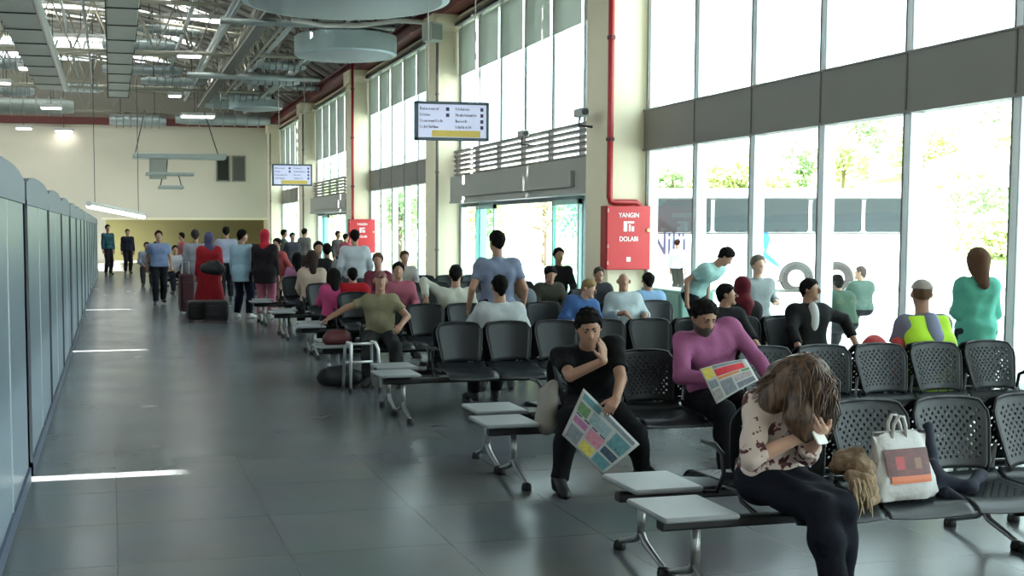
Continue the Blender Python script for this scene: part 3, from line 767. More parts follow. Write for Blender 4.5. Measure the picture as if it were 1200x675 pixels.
prot = {}
for ri, Y in enumerate(rows):
    perf = ri < 2
    for face in (0, 1):        # 0 faces the camera side (-Y), 1 faces away
        for half in (0, 1):
            # half 0: aisle side with table at the aisle; half 1: window side with table at the window
            tl = (half == 0) if face == 0 else (half == 1)
            key = (perf, tl)
            if key not in prot: t = make_bench(perf, tl); prot[key] = t
            else: t = copy_tree(prot[key])
            if face == 0:
                t.location = (SEATX+OFFX[ri]+(0 if half == 0 else 1.96), Y-.10, 0); t.rotation_euler = (0, 0, 0)
            else:
                # turned round: its local +X runs to world -X
                t.location = (SEATX+OFFX[ri]+(1.96 if half == 0 else 3.92), Y+.10, 0); t.rotation_euler = (0, 0, PI)
            if half == 1 and ri == 0 and face == 0: pass
            tag(t, 'dark steel bench, %s, %s, row %s' % ('aisle side' if half == 0 else 'window side', 'facing the camera' if face == 0 else 'facing away', ordn[ri]), 'bench', 'charcoal steel beam benches')

for k, Y in enumerate((33.0, 37.5, 42.0)):
    t = copy_tree(prot[(False, True)]); t.location = (1.9+.1*k, Y, 0)
    tag(t, 'far bench across the hall end, %s beyond the standing group' % ['first', 'second', 'third'][k], 'bench', 'far benches across the hall end')
# ================================================================== PEOPLE: smooth bodies grown from blended limbs
def V(*a): return np.array(a, float)
def nrm(v): return v/(np.linalg.norm(v)+1e-9)
def cone(a, b, ra, rb, k=.03, clips=(), sub=False): return dict(t=0, a=np.array(a, float), b=np.array(b, float), ra=ra, rb=rb, k=k, clips=clips, sub=sub)
def ell(c, A, r, k=.03, clips=(), sub=False): return dict(t=1, c=np.array(c, float), A=np.array(A, float), r=np.array(r, float), k=k, clips=clips, sub=sub)
def infl(ps, e, clips=None, k=None):
    out = []
    for p in ps:
        q = dict(p)
        if p['t'] == 0: q['ra'] += e; q['rb'] += e
        else: q['r'] = p['r']+e
        if clips is not None: q['clips'] = tuple(p['clips'])+tuple(clips)
        if k is not None: q['k'] = k
        out.append(q)
    return out
def pb(p, m):
    if p['t'] == 0: r = max(p['ra'], p['rb'])+m; return np.minimum(p['a'], p['b'])-r, np.maximum(p['a'], p['b'])+r
    r = max(p['r'])+m; return p['c']-r, p['c']+r
EO = [(0, 0, 0), (1, 0, 0), (0, 1, 0), (1, 1, 0), (0, 0, 1), (1, 0, 1), (0, 1, 1), (1, 1, 1)]
EDG = [(0, 1), (2, 3), (4, 5), (6, 7), (0, 2), (1, 3), (4, 6), (5, 7), (0, 4), (1, 5), (2, 6), (3, 7)]
def surface(ps, h, clips=(), noise=None):
    los, his = zip(*[pb(p, 2*h) for p in ps if not p['sub']]); lo = np.min(los, 0)-2*h; hi = np.max(his, 0)+2*h
    n = np.ceil((hi-lo)/h).astype(int)+1
    D = np.full(tuple(n), .5, np.float32)
    ax = [lo[i]+h*np.arange(n[i]) for i in range(3)]
    for p in ps:
        a, b = pb(p, p['k']+2.5*h); i0 = np.maximum(((a-lo)/h).astype(int), 0); i1 = np.minimum(((b-lo)/h).astype(int)+2, n)
        if np.any(i1 <= i0): continue
        sl = tuple(slice(i0[i], i1[i]) for i in range(3))
        X, Y, Z = np.meshgrid(*[ax[i][sl[i]] for i in range(3)], indexing='ij', sparse=True)
        if p['t'] == 0:
            ab = p['b']-p['a']; L2 = ab.dot(ab)+1e-12; x, y, z = X-p['a'][0], Y-p['a'][1], Z-p['a'][2]
            t = np.clip((x*ab[0]+y*ab[1]+z*ab[2])/L2, 0, 1)
            d = np.sqrt((x-t*ab[0])**2+(y-t*ab[1])**2+(z-t*ab[2])**2)-(p['ra']+(p['rb']-p['ra'])*t)
        else:
            x, y, z = X-p['c'][0], Y-p['c'][1], Z-p['c'][2]; A = p['A']; r = p['r']
            q = [(x*A[i][0]+y*A[i][1]+z*A[i][2])/r[i] for i in range(3)]
            k0 = np.sqrt(q[0]**2+q[1]**2+q[2]**2)+1e-9; k1 = np.sqrt((q[0]/r[0])**2+(q[1]/r[1])**2+(q[2]/r[2])**2)+1e-9
            d = k0*(k0-1)/k1
        for (c0, nn) in p['clips']: d = np.maximum(d, (X-c0[0])*nn[0]+(Y-c0[1])*nn[1]+(Z-c0[2])*nn[2])
        cur = D[sl]; k = max(p['k'], 1e-4)
        if p['sub']:
            e = -d; hh = np.clip(.5-.5*(cur-e)/k, 0, 1); D[sl] = cur*(1-hh)+e*hh+k*hh*(1-hh)
        else:
            hh = np.clip(.5+.5*(d-cur)/k, 0, 1); D[sl] = d*(1-hh)+cur*hh-k*hh*(1-hh)
    if clips:
        X, Y, Z = np.meshgrid(*ax, indexing='ij', sparse=True)
        for (c0, nn) in clips: D = np.maximum(D, ((X-c0[0])*nn[0]+(Y-c0[1])*nn[1]+(Z-c0[2])*nn[2]).astype(np.float32))
    if noise:
        X, Y, Z = np.meshgrid(*ax, indexing='ij', sparse=True); am, fq = noise
        D = D+am*(np.sin(X*fq+2*np.sin(Z*fq*.37+1))*np.sin(Y*fq*1.1+1.3*np.sin(X*fq*.5))+.6*np.sin(Z*fq*1.35+2*np.sin(Y*fq*.6+X*fq*.4))).astype(np.float32)*(D < .2)
    S = D < 0
    c = [S[dx:n[0]-1+dx, dy:n[1]-1+dy, dz:n[2]-1+dz] for dx, dy, dz in EO]
    s = sum(a.astype(np.int8) for a in c); I = np.nonzero((s > 0) & (s < 8))
    I = np.stack(I, 1); m = len(I)
    if m == 0: return [], []
    vals = np.stack([D[I[:, 0]+dx, I[:, 1]+dy, I[:, 2]+dz] for dx, dy, dz in EO], 1)
    pos = np.zeros((m, 3)); cnt = np.zeros(m); E = np.array(EO, float)
    for (i, j) in EDG:
        a, b = vals[:, i], vals[:, j]; msk = (a < 0) != (b < 0); t = np.where(msk, a/(a-b+1e-12), 0)
        pos += np.where(msk[:, None], E[i]+(E[j]-E[i])*t[:, None], 0); cnt += msk
    pos = lo+(I+pos/cnt[:, None])*h
    vid = np.full((n[0]-1, n[1]-1, n[2]-1), -1, np.int64); vid[I[:, 0], I[:, 1], I[:, 2]] = np.arange(m)
    F = []
    for axn in range(3):
        u, v = [(1, 2), (2, 0), (0, 1)][axn]
        A = [slice(None)]*3; B = [slice(None)]*3; A[axn] = slice(0, -1); B[axn] = slice(1, None)
        df = S[tuple(A)] != S[tuple(B)]; J = np.stack(np.nonzero(df), 1)
        J = J[(J[:, u] > 0) & (J[:, v] > 0) & (J[:, u] < n[u]-1) & (J[:, v] < n[v]-1)]
        if not len(J): continue
        q = []
        for (du, dv) in ((0, 0), (1, 0), (1, 1), (0, 1)):
            K = J.copy(); K[:, u] -= du; K[:, v] -= dv; q.append(vid[K[:, 0], K[:, 1], K[:, 2]])
        q = np.stack(q, 1); ins = S[J[:, 0], J[:, 1], J[:, 2]]; q[~ins] = q[~ins][:, ::-1]; F.append(q)
    F = np.concatenate(F); return pos, F
def sdf_obj(name, ps, h, m, parent, clips=(), noise=None):
    P, F = surface(ps, h, clips, noise)
    if len(P) == 0: return None
    me = bpy.data.meshes.new(name); me.vertices.add(len(P)); me.vertices.foreach_set('co', P.astype(np.float32).ravel())
    me.loops.add(F.size); me.loops.foreach_set('vertex_index', F.ravel().astype(np.int32)); me.polygons.add(len(F))
    me.polygons.foreach_set('loop_start', np.arange(0, F.size, 4, dtype=np.int32)); me.polygons.foreach_set('loop_total', np.full(len(F), 4, np.int32))
    me.update(calc_edges=True); me.shade_smooth(); me.materials.append(m)
    o = bpy.data.objects.new(name, me); COL.objects.link(o)
    if parent is not None: o.parent = parent
    return o
def ik(a, b, l1, l2, pole):
    d = b-a; L = np.linalg.norm(d); L_ = min(L, (l1+l2)*.995)
    if L > L_: b = a+d/L*L_; d = b-a; L = L_
    u = d/L; x = (l1*l1-l2*l2+L*L)/(2*L); hgt = math.sqrt(max(0, l1*l1-x*x)); p = pole-u*pole.dot(u)
    return a+u*x+nrm(p)*hgt, b
SKINS = {'tan': (.33, .175, .11), 'light': (.50, .30, .21), 'dark': (.26, .14, .09)}
def cloth(name, c, rough=.85): return M(name, tuple(x*.68 for x in c), rough, spec=.15, bump=(13, .6, .02), noise=(9, .12))
def hand_prims(W, d, nn, side, curl, lo):
    """W wrist, d pointing direction, nn palm normal (fingers curl towards it)"""
    d = nrm(d); nn = nrm(nn-d*nn.dot(d)); q = np.cross(d, nn)*side
    ps = []
    for i in range(4):
        o = (-.027+.018*i); K = W+d*(.082-.006*abs(i-1.3))+q*o
        ps.append(cone(W+q*o*.6, K, .014, .0125, .012))
        L = (.062, .072, .067, .052)[i]; c1 = curl*(.55+.05*i); c2 = curl*(1.25+.08*i)
        d1 = d*math.cos(c1)+nn*math.sin(c1); d2 = d*math.cos(c2)+nn*math.sin(c2)
        J = K+d1*L*.5+q*o*.08; ps += [cone(K, J, .0098, .0088, .004), cone(J, J+d2*L*.55, .0088, .0072, .003)]
    tb = W+d*.022-q*.022; td = nrm(d*.75-q*.75+nn*.35)
    ps += [cone(tb, tb+td*.038, .0145, .0115, .01), cone(tb+td*.038, tb+td*.04+nrm(td+d*.6+nn*.3)*.034, .0112, .0088, .004)]
    return ps
NP = 0
def person(root, rz, pose, look, label, h=.014, group=None):
    """root: floor point under the pelvis; the figure faces local -Y"""
    global NP; NP += 1
    hi = h < .0105
    S = look.get('size', 1.0); wf = look.get('w', 1.0); woman = look.get('woman', False)
    t = empty('person', root, rz); tag(t, label, 'person', group)
    g = lambda k, d=None: pose.get(k, d)
    P = V(0, 0, g('pz', .545)) + V(*g('poff', (0, 0, 0)))
    lean, sd, tw = [math.radians(g(k, 0)) for k in ('lean', 'side', 'twist')]
    u1 = nrm(V(math.sin(sd), -math.sin(lean)*math.cos(sd), math.cos(lean)*math.cos(sd)))
    u0 = nrm(u1+V(0, 0, 1)*.9)
    if 'N' in pose: N = V(*pose['N']); u0 = nrm(nrm(N-P)+V(0, 0, .35)); Wst = P+u0*.18*S; u1 = nrm(N-Wst)
    else: Wst = P+u0*.18*S; N = Wst+u1*.335*S
    C = Wst+(N-Wst)*.52
    sx = V(math.cos(tw), math.sin(tw), 0); sx = nrm(sx-u1*sx.dot(u1)); f = np.cross(sx, u1)
    sx0 = nrm(V(math.cos(tw*.4), math.sin(tw*.4), 0)); f0 = np.cross(sx0, u0)
    # head frame
    hy, hp, hr = [math.radians(g(k, 0)) for k in ('yaw', 'pitch', 'roll')]
    hf = V(math.sin(hy)*math.cos(hp), -math.cos(hy)*math.cos(hp), -math.sin(hp)); hs = V(math.cos(hy), math.sin(hy), 0); hu = np.cross(hf, hs)*-1.0
    hu = np.cross(hs, hf)*1.0
    if hu[2] < 0 and abs(hp) < 1.5: hu = -hu
    if hr: hs, hu = hs*math.cos(hr)+hu*math.sin(hr), hu*math.cos(hr)-hs*math.sin(hr)
    H = V(*pose['H']) if 'H' in pose else N+nrm(u1+V(0, 0, .8))*.055*S+hu*.12*S+hf*.022
    A = np.array([hs, hf, hu])
    wd = wf*(.9 if woman else 1.0)
    belly = look.get('belly', 0)
    torso = [cone(P-sx0*.062*wd+V(0, 0, 0), P+sx0*.062*wd, .112*wf, .112*wf, .05), cone(Wst-sx*.055*wd, Wst+sx*.055*wd, .094*wf, .094*wf, .06),
             cone(C-sx*.085*wd, C+sx*.085*wd, .100*wf, .100*wf, .07), cone(N-u1*(.075 if hi else .088)-sx*.11*wd, N-u1*(.075 if hi else .088)+sx*.11*wd, .062, .062, .07)]
    if belly: torso.append(cone(Wst+f*belly*.5, Wst+f*belly-V(0, 0, .02), .10, .10, .07))
    if woman: torso += [cone(C+f*.065+s*sx*.06-u1*.01, C+f*.085+s*sx*.06-u1*.02, .055, .05, .04) for s in (-1, 1)]
    neck = [cone(N-u1*.02, H-hu*.05*S-hf*.015, .056*wf**.5, .05, .03)]
    hw = 1.0
    Sh = S*look.get('head', 1.0)
    head = [ell(H+hu*.03*S-hf*.012, A, V(.074, .093, .086)*Sh, .02), ell(H-hu*.04*S+hf*.022, A, V(.060, .068, .076)*Sh, .03)]
    if h < .02:
        head += [cone(H+hu*.014+hf*.086, H-hu*.02+hf*.104, .009, .014, .012), cone(H-hu*.086+hf*.062, H-hu*.088+hf*.070, .022, .02, .02)]
        head += [ell(H+s*hs*.076-hf*.008-hu*.004, A, (.013, .021, .031), .006) for s in (-1, 1)]
    if hi:
        head += [cone(H+hu*.032-hs*.035+hf*.078, H+hu*.034+hs*.035+hf*.078, .011, .011, .012), cone(H-hu*.05-hs*.02+hf*.083, H-hu*.05+hs*.02+hf*.083, .0075, .0075, .008)]
        head += [ell(H+s*hs*.031+hu*.012+hf*.098, A, (.017, .016, .011), .008, sub=True) for s in (-1, 1)]
    arms, hands, sleeves = [], [], []
    shw = (.155 if woman else .178)*S*wf**.5
    for s in (-1, 1):
        sh = N-u1*(.05 if h < .0105 else .072)+sx*s*shw*(1 if h < .0105 else .95)+f*g('shf', {}).get(s, 0)
        up, fo = .285*S, .25*S
        tgt = V(*g('hand', {}).get(s, (s*.13, -.36, .66)))
        pole = V(*g('elbow', {}).get(s, (s*.8, .3, -1)))
        E, Wr = ik(sh, tgt, up, fo, pole)
        ar = [cone(sh, sh, .056*wf**.5, .056*wf**.5, .05), cone(sh, E, .05*wf, .038, .035), cone(E, Wr, .039, .027, .008)]
        arms += ar
        sl = look.get('sleeve', 'long')
        if sl == 'short':
            fr = look.get('sleeve_f', .62); Q = sh+(E-sh)*fr; sleeves += [cone(sh, sh, .058*wf**.5, .058*wf**.5, .05), cone(sh, Q, .052*wf, .047, .035, ((Q, nrm(E-sh)),))]
        elif sl == 'long':
            Q = Wr-nrm(Wr-E)*.015; sleeves += [cone(sh, sh, .058*wf**.5, .058*wf**.5, .05), cone(sh, E, .052*wf, .043, .035), cone(E, Q, .043, .034, .012, ((Q, nrm(Wr-E)),))]
        elif sl == 'elbow':
            Q = E+(Wr-E)*.3; sleeves += [cone(sh, sh, .058*wf**.5, .058*wf**.5, .05), cone(sh, E, .052*wf, .045, .035), cone(E, Q, .045, .041, .012, ((Q, nrm(Wr-E)),))]
        hd = V(*g('hdir', {}).get(s, tuple(Wr-E))); hn = V(*g('hnorm', {}).get(s, (-s*.5, 0, -1)))
        if hi or h < .016: hands += hand_prims(Wr, hd, hn, s, g('curl', {}).get(s, .6), False)
        else: hd = nrm(hd); hands += [cone(Wr, Wr+hd*.09, .03, .03, .02), cone(Wr+hd*.09, Wr+nrm(hd+nrm(hn)*.6)*.16, .026, .016, .02)]
    legs, feet, trs, shoes = [], [], [], []
    for s in (-1, 1):
        hip = P+sx0*s*.088*wd-V(0, 0, .02); th, sn = .43*S, .42*S
        an = V(*g('foot', {}).get(s, (s*.12, -.46, .085))); pole = V(*g('knee', {}).get(s, (s*.12, -1, .6)))
        K, an = ik(hip, an, th, sn, pole)
        ls = [cone(hip, K, .084*wf, .056, .05), cone(K, K+(an-K)*.35, .055, .054, .03), cone(K+(an-K)*.35, an, .054, .038, .04)]
        legs += ls
        lf = look.get('leg_f', .97); Q = K+(an-K)*lf
        fl = look.get('flare', .0)
        trs += [cone(hip, K, .086*wf, .062, .05), cone(K, K+(Q-K)*.4, .062, .060+fl*.4, .03), cone(K+(Q-K)*.4, Q, .060+fl*.4, .048+fl, .04, ((Q, nrm(an-K)),))]
        fd = nrm(V(*g('fdir', {}).get(s, (s*.25, -1, 0)))); dn = V(0, 0, -1)
        hl = an-fd*.03+dn*.045; bl = an+fd*.12+dn*.055; te = an+fd*.175+dn*.058
        ft = [cone(an, hl, .036, .032, .02), cone(an, bl, .036, .03, .03), cone(bl, te, .032, .024, .02)]
        feet += ft; zf = an[2]-.086
        shoes.append(infl(ft, .009))
    skin = M('skin_'+look.get('skin', 'tan'), SKINS[look.get('skin', 'tan')], .55)
    legs = infl(legs, -.008); hands = hands
    body = infl(torso, -.008)+neck+legs+arms+hands+feet+head
    sdf_obj('body', body, h, skin, t)
    # garments
    hem = look.get('hem', .04)
    top = cloth(look['top'][0], look['top'][1]) if not isinstance(look['top'], bpy.types.Material) else look['top']
    eT = .016 if h < .016 else .024
    nclip = (N+u1*.012, u1)
    tc_ = (P-u0*hem, -u0)
    tops = infl(torso, eT, clips=(nclip,))+infl(sleeves, .012 if h < .016 else .018)+[cone(N-u1*.03, N+u1*.02, .062, .058, .03, (nclip,))]
    if hem > .1: tops += [cone(P, P-V(0, 0, hem), .155*wf, .165*wf, .06)] if pose.get('stand') else []
    if not look.get('robe'):
        sdf_obj(look.get('top_name', 'shirt'), tops, h, top, t, clips=(tc_,) if not pose.get('stand') or hem < .1 else ((P-u0*hem, -V(0, 0, 1)),), noise=(.0048, 30) if h < .016 else None)
        bot = cloth(look['bottom'][0], look['bottom'][1])
        wcl = ((P+u0*.085, u0),)
        bt = infl([torso[0]], .010, clips=wcl)+infl(trs, .012 if h < .016 else .018)
        if look.get('skirt'):
            bt = infl([torso[0]], .02, clips=wcl)+[cone(P-V(0, 0, .1), V(P[0], P[1]-.02, .28), .16, .25, .06, ((V(0, 0, .2), V(0, 0, -1)),))]
        sdf_obj('skirt' if look.get('skirt') else 'trousers', bt, h, bot, t, noise=(.0045, 26) if h < .016 else None)
    else:
        rb = tops+infl([torso[0]], .02)+(infl(trs, .03) if not pose.get('stand') else [])
        if pose.get('stand'): rb += [cone(P, V(P[0], P[1], .25), .15*wf, .25*wf, .06, ((V(0, 0, look.get('robe_z', .12)), V(0, 0, -1)),))]
        sdf_obj('robe', rb, h, top, t)
    sm = M('shoe_'+look.get('shoe', 'black'), {'black': (.012, .012, .013), 'white': (.7, .7, .68), 'brown': (.10, .05, .03), 'grey': (.2, .2, .2)}[look.get('shoe', 'black')], .5)
    for sp in shoes:
        zmin = min(min(p['a'][2], p['b'][2]) for p in sp)
        sdf_obj('shoe', sp, max(h, .01), sm, t, clips=((V(0, 0, sp[0]['a'][2]-.0855), V(0, 0, -1)),))
    # hair and headwear
    hk = look.get('hair', 'short'); hc = look.get('hairc', (.005, .004, .0035)); hm = M('hair_%d_%d_%d' % tuple(int(c*999) for c in hc), hc, .85, spec=.12, bump=(70, .5, .01))
    cr = head[0]
    if hk in ('short', 'side'):
        q0 = H+hf*.066+hu*.062; nn = nrm(-hf*.75+hu*.62)
        sdf_obj('hair', infl([cr], .012 if h < .016 else .018)+[cone(H-hf*.055-hu*.01, H-hf*.055-hu*.055, .045, .036, .03)], h, hm, t, clips=((q0, -nn),), noise=(.006, 85) if h < .016 else (.004, 60))
    elif hk == 'bald':
        q0 = H+hf*.03; sdf_obj('hair', [ell(H+hu*.0-hf*.02, A, V(.082, .088, .055), .02)], h, hm, t, clips=((H-hf*.01, hf), (H+hu*.035, hu)))
    elif hk == 'long':
        q0 = H+hf*.066+hu*.058; nn = nrm(-hf*.75+hu*.5)
        sdf_obj('hair', infl([cr], .018)+[cone(H-hf*.05, N-u1*.06-f*.09, .075, .06, .05), cone(H-hf*.03-hs*.05, N-u1*.02-sx*.07, .05, .04, .04), cone(H-hf*.03+hs*.05, N-u1*.02+sx*.07, .05, .04, .04)], h, hm, t, clips=((q0, -nn),))
    elif hk == 'bun':
        q0 = H+hf*.066+hu*.062; nn = nrm(-hf*.75+hu*.62)
        sdf_obj('hair', infl([cr], .014)+[cone(H-hf*.105+hu*.04, H-hf*.12+hu*.04, .036, .036, .02)], h, hm, t, clips=((q0, -nn),))
    elif hk == 'scarf':
        sc = cloth(look['scarf'][0], look['scarf'][1])
        ps = infl(head[:2], .022)+[cone(H-hu*.06-hf*.01, N+V(0, 0, .0), .075, .085, .05), cone(N-sx*.09-u1*.06, N+sx*.09-u1*.06, .075, .075, .06), cone(N-u1*.02-f*.05, N-u1*.16-f*.06, .08, .07, .05)]
        ps += [ell(H-hu*.012+hf*.125, A, V(.055, .08, .080), .01, sub=True)]
        sdf_obj('headscarf', ps, h, sc, t, noise=(.003, 40) if h < .016 else None)
    elif hk == 'cap':
        cp = cloth(look['cap'][0], look['cap'][1]); q0 = H+hu*.045
        sdf_obj('cap', infl([cr], .014)+[cone(H+hu*.058+hf*.08-hs*.03, H+hu*.055+hf*.115-hs*.02, .016, .012, .02), cone(H+hu*.058+hf*.08+hs*.03, H+hu*.055+hf*.115+hs*.02, .016, .012, .02)], h, cp, t, clips=((q0, -hu),))
        sdf_obj('hair', infl([cr], .006), h, hm, t, clips=((H-hf*.01, hf),))
    if hi and hk != 'none':
        eb = MB()
        for s in (-1, 1):
            c = H+s*hs*.030+hu*.011+hf*.0755
            o = sdf_obj('eye', [ell(c, A, (.0125, .0125, .0115), .002)], .004, M('eye_white', (.13, .11, .10), .3), t)
            ci = c+hf*.0095; sdf_obj('iris', [ell(ci, A, (.006, .005, .006), .001)], .0025, M('iris_dark', (.02, .012, .008), .2), o)
            sdf_obj('eyebrow', [cone(H+s*hs*.016+hu*.033+hf*.090, H+s*hs*.048+hu*.036+hf*.073, .0065, .004, .002)], .004, hm, t)
        sdf_obj('mouth', [cone(H-hu*.0515-hs*.020+hf*.0865, H-hu*.0515+hs*.020+hf*.0865, .0042, .0042, .002)], .003, M('lip', (.28, .11, .09), .5), t)
        if look.get('beard'):
            bm = M('beard', (.05, .035, .028), .8, bump=(80, .6, .01))
            sdf_obj('beard', infl([head[1]], .007)+[cone(H-hu*.086+hf*.062, H-hu*.088+hf*.070, .028, .026, .02)], h, bm, t, clips=((H-hu*.028+hf*.0, nrm(hu+hf*.15)),))
            sdf_obj('moustache', [cone(H-hu*.038-hs*.024+hf*.085, H-hu*.034+hf*.094, .006, .008, .004), cone(H-hu*.034+hf*.094, H-hu*.038+hs*.024+hf*.085, .008, .006, .004)], .004, bm, t)
    t['_'] = 0; del t['_']
    return t, dict(H=H, N=N, P=P, hf=hf, hu=hu, hs=hs, u1=u1, f=f, sx=sx)
# ================================================================== WHO SITS AND STANDS WHERE
def local(px, py, Y, root):
    p = atY(px, py, Y); return (p.x-root[0], p.y-root[1], p.z)
# ---- man in the black T-shirt
R_ = (3.27, 7.80)
L = lambda px, py, Y: local(px, py, Y, R_)
def gl(px, py, h, root): p = G(px, py, h); return (p.x-root[0], p.y-root[1], h)
man, mi_ = person((R_[0], R_[1], 0), 0,
    dict(N=(-.16, -.27, .955), H=L(690, 384, 7.38), yaw=-14, pitch=22, roll=6, twist=-6,
         hand={-1: L(707, 423, 7.20), 1: L(722, 468, 7.12)}, elbow={-1: (-1, .2, -.8), 1: (1, .2, -.9)},
         hdir={-1: (-.06, -.01, 1), 1: (-.7, -.5, -.5)}, hnorm={-1: (-.5, .8, 0), 1: (0, .6, -.8)}, curl={-1: .35, 1: 1.15},
         foot={-1: gl(655, 563, .085, R_), 1: gl(752, 546, .085, R_)}, knee={-1: (-.55, -1, .5), 1: (-.35, -1, .5)}, fdir={-1: (-.1, -1, 0), 1: (.35, -1, 0)}),
    dict(skin='tan', top=('black_tshirt', (.008, .008, .009)), sleeve='short', sleeve_f=.72, bottom=('black_trousers', (.010, .010, .012)), shoe='black', w=1.05, top_name='tshirt', head=1.07),
    'man in black T-shirt and trousers leaning forward, hand at his cheek, newspaper in the other', h=.0075)
# ---- man in the pink shirt
R_ = (4.20, 7.80)
man2, _ = person((R_[0], R_[1], 0), 0,
    dict(N=(-.12, -.10, 1.045), H=L(825, 372, 7.58), yaw=2, pitch=26, twist=4,
         hand={-1: (-.20, -.42, .72), 1: (.20, -.46, .72)}, elbow={-1: (-1, .2, -.8), 1: (1, .2, -.8)}, curl={-1: 1.0, 1: 1.0}, hnorm={-1: (.6, 0, -.6), 1: (-.6, 0, -.6)},
         foot={-1: (-.14, -.48, .085), 1: (.16, -.42, .085)}),
    dict(skin='tan', top=('pink_checked_shirt', (.46, .15, .31)), sleeve='long', bottom=('black_trousers2', (.012, .012, .015)), w=1.1, head=1.06, beard=True, belly=.04),
    'bearded man in pink shirt reading a colourful newspaper on his lap', h=.0085)
# ---- young woman bending over her phone, front bench
R_ = (3.10, 5.16)
L = lambda px, py, Y: local(px, py, Y, R_)
fl = bpy.data.materials.new('floral_blouse'); fl.use_nodes = True; nt = fl.node_tree; b = nt.nodes['Principled BSDF']; b.inputs['Roughness'].default_value = .85
tc = nt.nodes.new('ShaderNodeTexCoord'); vo = nt.nodes.new('ShaderNodeTexVoronoi'); vo.inputs['Scale'].default_value = 13; nz = nt.nodes.new('ShaderNodeTexNoise'); nz.inputs['Scale'].default_value = 26
ad = nt.nodes.new('ShaderNodeMix'); ad.data_type = 'VECTOR'; ad.inputs[0].default_value = .12; nt.links.new(tc.outputs['Object'], ad.inputs[4]); nt.links.new(tc.outputs['Object'], nz.inputs[0]); nt.links.new(nz.outputs['Color'], ad.inputs[5]); nt.links.new(ad.outputs[1], vo.inputs['Vector'])
cr = nt.nodes.new('ShaderNodeValToRGB'); cr.color_ramp.interpolation = 'CONSTANT'; e = cr.color_ramp.elements; e[0].position = 0; e[0].color = (.06, .012, .015, 1); e[1].position = .40; e[1].color = (.56, .46, .40, 1); e2 = cr.color_ramp.elements.new(.27); e2.color = (.13, .045, .045, 1)
nt.links.new(vo.outputs['Distance'], cr.inputs[0]); nt.links.new(cr.outputs[0], b.inputs['Base Color'])
wom, wi = person((R_[0], R_[1], 0), 0,
    dict(N=(-.03, -.17, .99), H=L(941, 447, 4.86), yaw=22, pitch=58, twist=10,
         hand={-1: L(938, 512, 4.80), 1: L(962, 508, 4.78)}, elbow={-1: (-1, .0, -.9), 1: (.1, .6, -1)}, curl={-1: .9, 1: .9}, hdir={-1: (.7, -.5, .1), 1: (-.5, -.6, .25)}, hnorm={-1: (.4, .2, .9), 1: (-.3, .3, .9)},
         foot={-1: (.06, -.48, .085), 1: (.17, -.34, .085)}, knee={-1: (.12, -1, .6), 1: (-.05, -1, .6)}, fdir={-1: (.1, -1, 0), 1: (.1, -1, 0)}),
    dict(skin='light', woman=True, top=fl, sleeve='elbow', bottom=('navy_black_jeans', (.010, .012, .020)), shoe='brown', hair='none', hem=.06, top_name='blouse', size=.97, leg_f=.9),
    'young woman with long brown hair in floral blouse bending over her phone', h=.0075)
# long falling hair: a combed volume plus separate locks
H, hf, hu, hs, N = wi['H'], wi['hf'], wi['hu'], wi['hs'], wi['N']
hairm = bpy.data.materials.new('brown_hair'); hairm.use_nodes = True; nt = hairm.node_tree; b = nt.nodes['Principled BSDF']; b.inputs['Roughness'].default_value = .5
tc = nt.nodes.new('ShaderNodeTexCoord'); nz = nt.nodes.new('ShaderNodeTexNoise'); nz.inputs['Scale'].default_value = 1; nz.inputs['Detail'].default_value = 3; mpg = nt.nodes.new('ShaderNodeMapping'); mpg.inputs['Scale'].default_value = (60, 60, 7); nt.links.new(tc.outputs['Object'], mpg.inputs[0]); nt.links.new(mpg.outputs[0], nz.inputs[0])
cr = nt.nodes.new('ShaderNodeValToRGB'); e = cr.color_ramp.elements; e[0].position = .35; e[0].color = (.018, .010, .006, 1); e[1].position = .65; e[1].color = (.13, .065, .03, 1); nt.links.new(nz.outputs['Fac'], cr.inputs[0]); nt.links.new(cr.outputs[0], b.inputs['Base Color'])
dn = V(0, 0, -1); q = lambda px, py, Y: V(*local(px, py, Y, R_))
ps = [ell(H+hu*.028-hf*.012, np.array([hs, hf, hu]), V(.096, .112, .104), .02),
      cone(H+V(0, -.02, 0), q(938, 492, 4.78), .088, .062, .05), cone(q(925, 440, 4.88), q(905, 470, 4.90), .08, .06, .05), cone(q(912, 440, 4.95), q(893, 462, 4.98), .06, .035, .04),
      cone(q(962, 450, 4.86), q(972, 490, 4.84), .06, .035, .04), cone(q(938, 492, 4.78), q(945, 512, 4.75), .06, .03, .04)]
hr_o = sdf_obj('hair', ps, .008, hairm, wom, noise=(.003, 60))
rnd = random.Random(5); lk = MB()
for k in range(620):
    a = rnd.uniform(0, 2*PI); el = rnd.uniform(.1, 1.0)
    st = H+hu*.028-hf*.012+hs*math.cos(a)*.10*el+(hf*math.sin(a))*.115*el+hu*.105*math.sqrt(max(0, 1-el*el))
    cx = (st-H).dot(hs)
    spread = rnd.uniform(-1, 1)
    en = V(st[0]*.55+H[0]*.45, min(st[1], H[1]+.1)*.4+(H[1]-.06)*.6, 0)+V(rnd.gauss(0, .035), rnd.gauss(0, .03), H[2]-rnd.uniform(.10, .27)) if rnd.random() < .72 else q(rnd.uniform(880, 915), rnd.uniform(448, 478), 4.95)
    m1 = st*.6+en*.4+V(rnd.gauss(0, .015), -.03, .035); m2 = st*.25+en*.75+V(rnd.gauss(0, .02), -.012, .01)
    lk.tube([st, m1, m2, en], [.003, .004, .0035, .001], 4, caps=False)
lk.build('hair_locks', hairm, hr_o, smooth=True)
